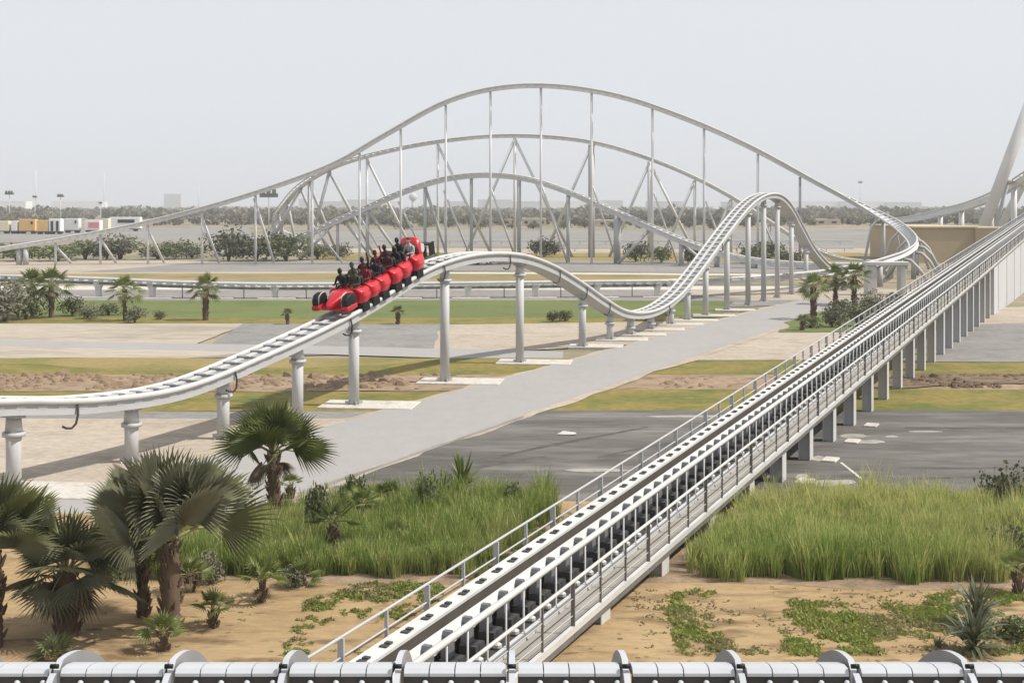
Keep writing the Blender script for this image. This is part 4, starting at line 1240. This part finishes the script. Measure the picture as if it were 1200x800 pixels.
for k, (x, y, h_, cs, lab) in enumerate([(337, 381, .9, .65, 'tiny palm on the lawn just left of the train'), (466, 381, 1.0, .85, 'tiny palm on the lawn below the middle of the train'), (940, 389, .8, .8, 'tiny dark palm at the tip of the shrub bed by the road')]):
    palm('lawn_palm', lab, 'palm tree', x, y, h_, .13, CR_DARK, cs, MG, seed=95 + k)


def leaf_cloud(n, rx, ry, rz, size, seed, lumps=7, flat=.6):
    rg = np.random.default_rng(seed)
    lc = rg.normal(size=(lumps, 3)); lc /= np.linalg.norm(lc, axis=1)[:, None]
    lc *= rg.uniform(.25, .62, (lumps, 1)); lc[:, 2] = np.abs(lc[:, 2]) * 1.0 - .15
    which = rg.integers(0, lumps, n); lr = rg.uniform(.28, .55, lumps)
    d = rg.normal(size=(n, 3)); d /= np.linalg.norm(d, axis=1)[:, None]
    p = lc[which] + d * lr[which][:, None] * rg.uniform(.35, 1.08, (n, 1)) ** .6
    p = p * np.array([rx, ry, rz]) + np.array([0, 0, rz * .62])
    p[:, 2] = np.maximum(p[:, 2], .03)
    a = rg.normal(size=(n, 3)); a /= np.linalg.norm(a, axis=1)[:, None]
    b = np.cross(a, rg.normal(size=(n, 3))); b /= np.linalg.norm(b, axis=1)[:, None]
    s = size * rg.uniform(.6, 1.4, (n, 1))
    v = np.stack([p - a * s, p + b * s * flat, p + a * s, p - b * s * flat], 1).reshape(-1, 3)
    f = np.arange(4 * n).reshape(n, 4)
    return v, f


BUSH = []
for k, mt in enumerate(('bush', 'bushdark', 'bushgrey', 'bush', 'bushdark')):
    v, f = leaf_cloud(1000, 1, 1, .85, .060, 100 + k, 10)
    BUSH.append(array_mesh('crown', v, f, [M[mt]]))
STEM = []
mb = MB()
for k in range(5):
    a = k * 1.3; mb.tube([(0, 0, 0), (.12 * math.cos(a), .12 * math.sin(a), .3), (.4 * math.cos(a), .4 * math.sin(a), .8)], [.05, .035, .015], 5)
o_ = mb.build('stem', M['trunk']); STEM = o_.data; bpy.data.objects.remove(o_)


def bush(name, label, x, y, wpx, hpx, kind, group, cat='shrub'):
    g_ = G(x, y); pm = F / g_.y
    root = empty(name, g_); tag(root, label, cat, group)
    sx, sz = wpx / 2 / pm, hpx / pm / 1.25
    link('stem', STEM, (0, 0, 0), root, random.uniform(0, 6), (sx * .8, sx * .8, sz))
    link('crown', BUSH[kind], (0, 0, 0), root, random.uniform(0, 6), (sx, sx, sz))
    return root


bg1 = 'shrubs on the middle lawn'
for (x, y, wp, hp, k, lab) in [(5, 377, 62, 44, 2, 'large grey green shrub at the left edge of the middle lawn'), (30, 375, 40, 32, 0, 'green shrub at the feet of the two close palms'),
                               (85, 371, 30, 24, 0, 'rounded shrub between the close palms and the thin palm'), (103, 374, 26, 16, 2, 'low grey shrub just left of the thin palm'), (127, 370, 30, 16, 0, 'low green shrub right behind the thin palm'),
                               (158, 379, 22, 18, 2, 'small grey shrub right of the thin palm'), (188, 375, 14, 14, 1, 'small dark shrub left of the lone thick palm'),
                               (648, 378, 14, 18, 1, 'left twin of the two small bushes under the hump'), (662, 377, 20, 18, 0, 'right twin of the two small bushes under the hump'),
                               (745, 376, 26, 13, 0, 'low green shrub behind the bottom of the track dip')]:
    bush('shrub', lab, x, y, wp * 1.45, hp * (1.25 if x < 180 else 1.0), k, bg1)
bg2 = 'shrubs in the bed at the road end'
for (x, y, wp, hp, k, lab) in [(950, 386, 34, 22, 0, 'front left shrub of the bed at the road end'), (975, 385, 40, 30, 2, 'widest pale shrub in the front of the road end bed'), (1005, 384, 44, 34, 2, 'pale shrub in the bed below the bushy palm'),
                               (1035, 382, 44, 36, 2, 'pale shrub in the bed against the launch handrail'), (985, 370, 40, 26, 0, 'green shrub in the middle of the road end bed'), (1020, 368, 44, 30, 2, 'tall pale shrub at the back of the road end bed'), (1050, 362, 40, 26, 0, 'rearmost green shrub of the bed beside the white portal')]:
    bush('shrub', lab, x, y, wp, hp, k, bg2)
bg3 = 'bushes behind the far arches'
far = [(20, 306, 50, 20, 0, 'low green bush left of the first far column'), (68, 306, 46, 18, 0, 'low green bush right of the doubled far column'), (100, 304, 40, 22, 0, 'green bush under the tallest track, left of the tree like bush'),
       (141, 304, 42, 24, 2, 'spreading tree like pale bush under the tallest track'), (125, 304, 26, 18, 1, 'dark bush next to the tree like pale one'), (185, 304, 40, 16, 0, 'green bush behind the tall left column'), (205, 303, 30, 20, 1, 'dark bush beside the inclined leg'), (225, 303, 26, 14, 1, 'low dark bush right of the inclined leg'),
       (268, 306, 40, 34, 1, 'big dark bush left of the crossed white legs'), (300, 306, 50, 30, 1, 'widest dark bush at the foot of the crossed legs'), (335, 306, 44, 30, 0, 'green topped bush right of the crossed legs'), (372, 304, 30, 16, 0, 'low green bush between the paired legs'),
       (395, 303, 26, 16, 1, 'small dark bush above the train nose'), (505, 310, 60, 11, 1, 'long low dark bush seen under the hump, left part'), (560, 310, 60, 11, 1, 'long low dark bush seen under the hump, middle part'), (600, 309, 44, 10, 1, 'long low dark bush seen under the hump, right part'),
       (634, 301, 40, 20, 1, 'dark bush right above the hump crest'), (650, 299, 22, 14, 1, 'small dark bush right of the hump crest'), (745, 307, 30, 22, 1, 'spiky dark bush by the thick far column'), (775, 308, 34, 18, 0, 'green bush between the far A frame legs'), (812, 310, 34, 20, 1, 'dark bush behind the climbing track'), (900, 310, 44, 26, 0, 'green bush inside the second hump of the near track'), (880, 308, 30, 20, 1, 'dark bush left of the second hump column'), (925, 312, 34, 18, 1, 'dark bush right of the second hump column')]
for (x, y, wp, hp, k, lab) in far: bush('bush', lab, x, y, wp * (1.7 if x < 400 else 1.25), hp * 1.4, k, bg3)
bg4 = 'bushes along the far asphalt'
names4 = ['left of the water tower', 'under the water tower', 'right of the water tower', 'below the lowest arch, first from left', 'below the lowest arch, second from left', 'under the lowest arch crest', 'right of the lowest arch crest', 'left of the beige sheds', 'between the beige sheds', 'right of the beige sheds', 'beyond the thick far column', 'left of the far hut', 'right of the far hut', 'behind the climbing track', 'beyond the second hump', 'left of the banked turn']
for k, nm in enumerate(names4):
    x = 470 + k * 31 + random.uniform(-6, 6)
    bush('bush', 'dark round bush beyond the far asphalt, ' + nm, x, 268 + random.uniform(-1.5, 1.5), random.uniform(18, 30), random.uniform(8, 13), random.choice((0, 1, 4)), bg4)

# distant belt of trees as one mass
vs, fs, off = [], [], 0
base_v, base_f = leaf_cloud(60, 1, 1, 1, .28, 500, 6, .8)
for k in range(3200):
    y = 243.6 + 21 * RNG.random() ** 1.25
    g_ = G(0, y); x = RNG.uniform(-200, 1400)
    if y > 258 and 60 < x < 180: continue
    X = (x - CX) * g_.y / F
    s = RNG.uniform(2.2, 4.6); h_ = s * RNG.uniform(.8, 1.25)
    if g_.y > 1200: s *= 2.2; h_ *= .85
    elif g_.y > 760: h_ *= 1.3; s *= 1.4
    a = RNG.uniform(0, 6.28); c_, s_ = math.cos(a), math.sin(a)
    v = base_v @ np.array([[c_, s_, 0], [-s_, c_, 0], [0, 0, 1]]) * np.array([s, s, h_]) + np.array([X, g_.y, 0])
    vs.append(v); fs.append(base_f + off); off += len(v)
tl = link('treeline', array_mesh('treeline', np.concatenate(vs), np.concatenate(fs), [M['treefar']]))
tag(tl, 'brownish green belt of low desert trees below the horizon', None, None, 'stuff')

# tall grass beds
def reeds(name, label, poly, n_clump, hgt, seed, plume=0.1):
    rg = np.random.default_rng(seed); P = [G(*p) for p in poly]

    def inside(x, y):
        c = False
        for i in range(len(P)):
            a, b = P[i], P[i - 1]
            if (a.y > y) != (b.y > y) and x < (b.x - a.x) * (y - a.y) / (b.y - a.y) + a.x: c = not c
        return c
    x0, x1 = min(p.x for p in P), max(p.x for p in P); y0, y1 = min(p.y for p in P), max(p.y for p in P)
    V, Fc, MI, off = [], [], [], 0; cnt = 0
    while cnt < n_clump:
        x, y = rg.uniform(x0, x1), rg.uniform(y0, y1)
        if not inside(x + .5 * mnoise.noise(Vector((x * .8, y * .8, 5 + seed))), y + .75 * mnoise.noise(Vector((x * .7, y * .4, seed))) + .3 * mnoise.noise(Vector((x * 2.6, y, seed))) - .25): continue
        if -14.9 < x - .455 * y < -10.9 and hgt > .5: cnt += .5; continue
        q = mnoise.noise(Vector((x * .35, y * .35, seed)))
        if q < -.30 and rg.random() < .75: cnt += 1; continue
        if y < y0 + .9 and rg.random() < .55 - .6 * (y - y0) + .5 * mnoise.noise(Vector((x * 1.3, 0, seed))): cnt += 1; continue
        cnt += 1; nb = 34
        hh = hgt * (1 + .45 * q + .25 * mnoise.noise(Vector((x * 1.1, y * 1.1, seed + 9)))) * rg.uniform(.65, 1.15)
        dry = rg.random() < .10 + .35 * max(0, mnoise.noise(Vector((x * .8, y * .8, seed + 20))))
        if rg.random() < .06: hh *= 1.35
        r0 = rg.uniform(0, .13, nb); a0 = rg.uniform(0, 6.28, nb)
        bx, by = x + r0 * np.cos(a0), y + r0 * np.sin(a0)
        ln = hh * rg.uniform(.6, 1.1, nb); sp = rg.uniform(.05, .34, nb); aa_ = rg.uniform(0, 6.28, nb)
        wid = rg.uniform(.0055, .0115, nb); back = max(0.0, min(1.0, (y - y0) / (y1 - y0))); wa = rg.uniform(0, 3.14, nb); wx, wy = np.cos(wa) * wid, np.sin(wa) * wid
        rows = []
        for t, wf in ((0, .8), (.5, 1.0), (.82, .7), (1, .1)):
            cx_ = bx + np.cos(aa_) * sp * ln * t ** 1.7; cy_ = by + np.sin(aa_) * sp * ln * t ** 1.7 - .05 * ln * t ** 2; cz_ = ln * (t - .10 * t * t)
            rows.append(np.stack([cx_ - wx * wf, cy_ - wy * wf, cz_], 1)); rows.append(np.stack([cx_ + wx * wf, cy_ + wy * wf, cz_], 1))
        V.append(np.stack(rows, 1).reshape(-1, 3))
        b = off + np.arange(nb) * 8
        for q_ in range(3):
            Fc.append(np.stack([b + 2 * q_, b + 2 * q_ + 1, b + 2 * q_ + 3, b + 2 * q_ + 2], 1))
            MI.append(np.where(rg.random(nb) < ((.20 + plume * back + .5 * dry) if q_ == 2 else .04 + plume * .5 * back + .35 * dry), 1, 0) if q_ else np.where(rg.random(nb) < .12, 2, 0))
        off += nb * 8
    o = link(name, array_mesh(name, np.concatenate(V), np.concatenate(Fc), [M['reed'], M['reedtop'], M['stalk']], np.concatenate(MI)))
    tag(o, label, None, None, 'stuff'); return o


reeds('tall_grass', 'bright green tall reed grass in the left bed behind the palms', [(115, 686), (480, 686), (545, 684), (650, 612), (660, 604), (420, 602), (300, 625), (130, 648)], 3500, .92, 1)
reeds('tall_grass', 'feathery tall grass right of the launch track, yellowish at the top', [(765, 688), (1215, 692), (1260, 640), (1260, 605), (870, 604), (800, 650)], 3300, 1.0, 2, .75)
reeds('tall_grass', 'tall grass under the launch track between both beds', [(520, 684), (765, 688), (870, 606), (640, 606)], 800, .34, 3)
sheet('bed_soil', [(90, 687), (560, 688), (690, 601), (300, 598), (110, 640)], M['dirt'], .35, .6, z=ZSAND + .004)
sheet('bed_soil', [(740, 690), (1280, 694), (1300, 600), (860, 600)], M['dirt'], .35, .6, z=ZSAND + .004)


def weeds(name, label, poly, n, thr, size, seed, mat='weed'):
    rg = np.random.default_rng(seed); P = [G(*p) for p in poly]
    x0, x1 = min(p.x for p in P), max(p.x for p in P); y0, y1 = min(p.y for p in P), max(p.y for p in P)
    bv, bf = leaf_cloud(26, 1, 1, .45, .30, seed + 5, 4, .45)
    V, Fc, off, c = [], [], 0, 0
    for _ in range(n * 16):
        if c >= n: break
        x, y = rg.uniform(x0, x1), rg.uniform(y0, y1)
        q = mnoise.noise(Vector((x * .5, y * .5, seed * 1.7 + 4))) + .6 * mnoise.noise(Vector((x * 1.5, y * 1.5, seed)))
        if rg.random() > max(0.0, min(1.0, (q - thr + .22) / .6)) ** 1.6: continue
        s = size * rg.uniform(.5, 1.3); a = rg.uniform(0, 6.28); cc, ss_ = math.cos(a), math.sin(a)
        v = bv @ np.array([[cc, ss_, 0], [-ss_, cc, 0], [0, 0, 1]]) * s + np.array([x, y, .1])
        V.append(v); Fc.append(bf + off); off += len(v); c += 1
    o = link(name, array_mesh(name, np.concatenate(V), np.concatenate(Fc), [M[mat]]))
    tag(o, label, None, None, 'stuff')


weeds('weeds', 'low bright green weeds on the sand at the right front', [(800, 775), (1260, 775), (1260, 698), (790, 698)], 1500, .08, .17, 3)
weeds('weeds', 'dry straw coloured ground cover between the green weeds', [(760, 775), (1260, 775), (1260, 698), (760, 698)], 700, -.25, .10, 12, 'stalk')
weeds('weeds', 'tiny scattered green sprouts on the front sand', [(-60, 785), (1260, 785), (1260, 694), (-60, 694)], 420, -.1, .07, 9)
weeds('weeds', 'sparse low weeds beside the near end of the launch handrail', [(330, 775), (500, 775), (520, 690), (400, 700)], 420, .08, .15, 4)

# earth clods in the dirt strips
def rubble(name, label, poly, n, smin, smax, seed, mat, band=None):
    rg = random.Random(seed); P = [G(*p) for p in poly]; mb = MB()
    y0, y1 = min(p.y for p in P), max(p.y for p in P)
    for _ in range(n):
        y = rg.uniform(y0, y1); t = (y - y0) / (y1 - y0)
        xa = P[0].x + (P[3].x - P[0].x) * t; xb = P[1].x + (P[2].x - P[1].x) * t
        x = rg.uniform(xa, xb)
        if mnoise.noise(Vector((x * .3, y * .5, seed))) < -.25: continue
        s = rg.uniform(smin, smax) * (1 if rg.random() < .85 else 1.7); vs = []
        for (a, b, z) in ((1, 0, 0), (.5, .85, 0), (-.5, .85, 0), (-1, 0, 0), (-.5, -.85, 0), (.5, -.85, 0), (.55, .2, .55), (-.1, .5, .5), (-.5, -.1, .6), (.1, -.5, .45)):
            vs.append((x + s * a * rg.uniform(.7, 1.3), y + s * b * rg.uniform(.6, 1.1), .06 + s * z * rg.uniform(.7, 1.2)))
        mb.add(vs, [(0, 1, 7, 6), (1, 2, 7), (2, 3, 8, 7), (3, 4, 8), (4, 5, 9, 8), (5, 0, 6, 9), (6, 7, 8, 9)])
    o = mb.build(name, M[mat], None, origin=(0, 0, 0)); tag(o, label, None, None, 'stuff')


rubble('rubble', 'brown earth clods scattered along the dirt strip on the left', [(-60, 459), (488, 459), (540, 442), (-60, 441)], 620, .10, .28, 1, 'rock')
rubble('rubble', 'dark soil clods in the strip right of the launch columns', [(1055, 457), (1300, 455), (1300, 441), (1055, 442)], 420, .10, .26, 2, 'trunk')
rubble('rubble', 'small stones and crumbs on the front sand', [(-60, 790), (1260, 790), (1260, 696), (-60, 696)], 700, .012, .045, 3, 'rock')
rubble('rubble', 'stones in the dirt gap right of the grey road', [(745, 457), (880, 456), (905, 442), (790, 442)], 60, .06, .2, 5, 'rock')

# flat topped shrub, right hand dark plants
def strap_plant(name, label, x, y, h_, rad, n, mat, group, seed, stem=.0):
    rg = random.Random(seed); g_ = G(x, y); root = empty(name, g_); tag(root, label, 'plant', group)
    mb = MB()
    for k in range(n):
        a = k * 2.39996 + rg.uniform(-.2, .2); e = math.radians(rg.uniform(5, 80)); ln = rad * rg.uniform(.7, 1.15)
        d = Vector((math.cos(a) * math.cos(e), math.sin(a) * math.cos(e), math.sin(e))); sdv = Vector((-math.sin(a), math.cos(a), 0)) * ln * .045
        z0 = stem + h_ * rg.random() * .5; vs = []
        for t, wf in ((0, .6), (.35, 1), (.7, .8), (1, .05)):
            c = Vector((0, 0, z0)) + d * ln * t + Vector((0, 0, -.3 * ln * t * t * math.cos(e))); vs += [c - sdv * wf, c + sdv * wf]
        mb.add([v + g_ for v in vs], [(0, 1, 3, 2), (2, 3, 5, 4), (4, 5, 7, 6)])
    mb.build('foliage', M[mat], root)
    mb = MB(); mb.tube([g_, g_ + Vector((0, 0, stem + h_ * .5))], [.06, .045], 8); mb.build('stem', M['trunk'], root)


strap_plant('spiky_plant', 'grey green spiky plant behind the railing at bottom right', 1140, 772, .8, .80, 90, 'yucca', 'spiky plants', 1, .15)
strap_plant('spiky_plant', 'second grey green spiky plant just behind the bottom right one', 1146, 742, .9, .85, 90, 'yucca', 'spiky plants', 2, .15)
strap_plant('spiky_plant', 'flat topped dark spiky plant at the back edge of the left grass bed', 541, 606, .3, 1.05, 90, 'palmgreen', 'spiky plants', 3, .85)
strap_plant('spiky_plant', 'dark spiky plant left of the flat topped one at the grass edge', 518, 610, .2, .85, 60, 'palmgreen', 'spiky plants', 4, .6)
strap_plant('spiky_plant', 'low grey spiky plant left of the bottom right pair', 1098, 765, .1, .42, 40, 'yucca', 'spiky plants', 5, .02)
for (x, y, wp, hp, k, lab) in [(128, 690, 60, 48, 0, 'green shrub between the brownish palm and the largest palm'), (248, 690, 46, 40, 2, 'grey green shrub just right of the largest palm at the bed edge'),
                               (283, 668, 54, 44, 0, 'green shrub in the bed above the young palm at the sand edge'), (372, 640, 50, 48, 3, 'green shrub left of the dark trunked young palm in the bed'),
                               (415, 612, 44, 40, 0, 'green shrub at the rear left corner of the left grass bed'), (500, 622, 50, 42, 3, 'green shrub below the flat topped plant at the rear of the bed'),
                               (600, 612, 40, 30, 0, 'small green shrub at the rear of the bed beside the launch handrail'), (345, 694, 40, 26, 2, 'low grey shrub at the front edge beside the low young palm')]:
    bush('bed_shrub', lab, x, y, wp * 1.1, hp + (34 if y < 680 else 8), k, 'shrubs in the left grass bed')
bush('shrub', 'dark green shrub at the right edge on the asphalt side of the grass', 1180, 610, 80, 78, 1, None)
bush('shrub', 'dark shrub at the right edge inside the tall grass', 1180, 664, 78, 66, 0, None)
bush('shrub', 'grey green low shrub at the right edge on the sand', 1192, 756, 80, 44, 0, None)

# ------------------------------------------------------------------ far vehicles, masts, buildings
def trailer(label, x0, x1, y0, y1, mat, extra=None, group='trailers parked far left'):
    g_ = G((x0 + x1) / 2, y1); Y = g_.y; wd = (x1 - x0) * Y / F; ht = (y1 - y0) * Y / F
    root = empty('parked_trailer', g_); tag(root, label, 'trailer', group)
    mb = MB(); mb.bevbox(g_ + Vector((0, 1.5, .9 + (ht - .9) / 2)), (wd, 3.0, ht - .9), .08); mb.build('body', M[mat], root)
    if extra == 'sign':
        mb = MB(); mb.box(g_ + Vector((.1 * wd, -.04, .9 + (ht - .9) * .5)), (wd * .7, .06, (ht - .9) * .55)); mb.build('side_panel', M['truckred'], root)
    if extra == 'doors':
        for q in (-.22, .22):
            mb = MB(); mb.box(g_ + Vector((q * wd, -.04, .9 + (ht - .9) * .42)), (wd * .22, .06, (ht - .9) * .8)); mb.build('door', M['glassdark'], root)
    if extra == 'glass':
        mb = MB(); mb.box(g_ + Vector((.05 * wd, -.04, .9 + (ht - .9) * .65)), (wd * .55, .06, (ht - .9) * .3)); mb.build('window', M['glassdark'], root)
    if extra == 'vent':
        mb = MB(); mb.box(g_ + Vector((.3 * wd, -.04, .9 + (ht - .9) * .7)), (wd * .12, .06, (ht - .9) * .25)); mb.build('vent', M['glassdark'], root)
    mb = MB(); mb.box(g_ + Vector((0, 1.5, .75)), (wd * .95, 2.6, .25)); mb.build('chassis', M['dark'], root)
    for q in (-.32, .32):
        mb = MB(); mb.tube([g_ + Vector((q * wd, .1, .5)), g_ + Vector((q * wd, 2.9, .5))], .5, 12); mb.build('wheel', M['tyre'], root)


trailer('pale yellow trailer at the left edge of the row of parked trailers', -12, 10, 259, 274, 'truckyellow')
trailer('white trailer between the pale yellow and the orange one', 13, 20, 259, 274, 'truckwhite')
trailer('large orange trailer with a small dark vent', 22, 41, 257, 274, 'truckorange', 'vent')
trailer('narrow orange trailer right of the large orange one', 43, 56, 258, 274.5, 'truckorange')
trailer('white trailer with two dark door openings', 57, 71, 256.5, 274.5, 'truckwhite', 'doors')
trailer('greyish white trailer standing alone before the red sided one', 75, 92, 256, 273, 'truckgrey', 'vent')
trailer('white trailer with a large red side panel', 99, 117, 258, 273, 'truckwhite', 'sign')
trailer('pale trailer right of the red sided one', 119, 127, 256, 272, 'truckyellow')
trailer('long white bus like trailer with dark glass, rightmost of the row', 128, 164, 254.5, 271, 'truckwhite', 'glass')

for k, (x0, x1, yt, yb, dep, mat, win, lab) in enumerate([
        (520, 548, 255, 263, 12, 'beigewall', 2, 'low beige shed beyond the far asphalt under the lowest arch, left'), (575, 600, 257, 264, 12, 'beigewall', 2, 'low beige shed under the right side of the lowest arch'),
        (612, 640, 256, 265, 14, 'beigewall', 3, 'low beige shed right of the arch crest with dark openings'), (690, 722, 258, 266, 14, 'beigewall', 3, 'low beige shed beside the thick far column'),
        (702, 728, 254, 258, 14, 'beigewall', 0, 'beige roofed hut behind the thick far column'), (955, 985, 257, 264, 16, 'beigewall', 2, 'low beige shed seen through the second hump'),
        (0, 30, 235.8, 247, 30, 'truckwhite', 0, 'long pale low structure above the pale yellow trailer'), (60, 120, 236.2, 246, 30, 'truckwhite', 0, 'long pale low structure above the red sided trailer'),
        (430, 470, 236.2, 246, 30, 'truckwhite', 0, 'long pale low structure left of the water tower'), (560, 690, 235.8, 245.5, 30, 'truckwhite', 0, 'longest pale low structure, beyond the lowest arch crest'), (880, 1060, 236.2, 245.5, 30, 'truckwhite', 0, 'long pale low structure between the second hump and the banked turn'),
        (145, 160, 241, 251, 20, 'greywall', 0, 'square grey block rising from the trees at left'), (192, 212, 227.5, 245, 40, 'greywall', 0, 'grey flat block standing on the skyline at left'),
        (300, 345, 246, 254, 30, 'beigewall', 4, 'long beige block in the trees left of the arches')]):
    g_ = G(0, yb); box_building('far_shed', lab, 'building', x0, x1, yt, g_.y, dep, mat, group='far sheds', win=win)
# skyline blocks
sky = [(350, 372, 233), (372, 400, 236), (400, 440, 234), (520, 545, 236), (560, 600, 234), (600, 640, 236), (705, 730, 235), (760, 800, 236), (850, 880, 236.5), (985, 1010, 236), (1040, 1080, 237)]
skl = ['left of the arches', 'under the left foot of the middle arch', 'left of the water tower', 'right of the water tower', 'under the crest of the lowest arch', 'right of the lowest arch crest', 'right of the thick far column', 'by the A frame legs', 'left of the second hump', 'right of the second hump', 'above the banked turn']
for k, (x0, x1, yt) in enumerate(sky):
    box_building('skyline_block', 'pale hazy block on the horizon ' + skl[k], 'building', x0, x1, yt, 2600, 60, 'greywall', group='pale blocks on the skyline')


def mast(x, ytop, Y, r, label, lamp=False, name='light_mast', cat='mast'):
    a = W(x, ytop, Y); root = empty(name, (a.x, Y, 0)); tag(root, label, cat, 'masts on the skyline')
    mb = MB(); mb.tube([(a.x, Y, 0), (a.x, Y, a.z)], [r, r * .6], 8); mb.build('pole', M['farsteel'], root)
    if lamp:
        mb = MB(); mb.bevbox((a.x, Y, a.z), (lamp, 1.0, lamp * .22), .1)
        for q in (-.3, .0, .3): mb.bevbox((a.x + q * lamp, Y - .6, a.z + lamp * .2), (lamp * .22, .6, lamp * .26), .06)
        mb.build('lamp_head', M['brown'], root)


mast(11, 227, 620, .22, 'floodlight mast at the far left above the pale yellow trailer', 4)
mast(42, 199, 700, .22, 'tallest thin mast on the left skyline')
mast(41, 231, 600, .2, 'short mast by the tallest one on the left skyline', 2)
mast(71, 230, 600, .2, 'floodlight mast above the white trailer with two doors', 3)
mast(122, 203, 900, .25, 'tall hairline mast right of the trailers')
mast(118, 238, 560, .2, 'short lamp mast with white head over the red sided trailer', 1.6)
mast(233, 216, 900, .25, 'thin mast on the skyline beyond the left slope of the tallest arch')
mast(315, 229, 520, .25, 'floodlight mast left of the crossed white legs', 7)
mast(1008, 214, 1200, .4, 'thin mast on the skyline near the banked turn', 4)
wt = empty('water_tower', (W(484, 230, 1400).x, 1400, 0)); tag(wt, 'round grey water tower on the horizon left of the middle arch', 'water tower')
mb = MB(); c = W(484, 231, 1400); loft(mb, [sect(0, 0, 0, 0)] * 0 or [[c + Vector((4.2 * math.sin(math.pi * a / 8) * math.cos(b * .5236), 4.2 * math.sin(math.pi * a / 8) * math.sin(b * .5236), -4.2 * math.cos(math.pi * a / 8))) for b in range(12)] for a in range(9)]); mb.build('tank', M['greywall'], wt)
mb = MB(); mb.tube([(c.x, 1400, 0), (c.x, 1400, c.z - 3.5)], 1.4, 10); mb.build('shaft', M['greywall'], wt)

# scrap on the asphalt, fence line under the pad, small dark box by the turn
g_ = G(663, 513); mb = MB(); mb.add([g_ + Vector(p) for p in ((-.35, -.1, .14), (.3, -.16, .16), (.42, .1, .2), (-.1, .16, .25), (-.3, .12, .14))], [(0, 1, 3), (1, 2, 3), (0, 3, 4)]); mb.bevbox(g_ + Vector((.05, 0, .16)), (.7, .2, .05), .02)
tag(mb.build('scrap_sheet', M['white'], None, origin=g_), 'small crumpled white sheet lying on the dark asphalt', 'scrap')
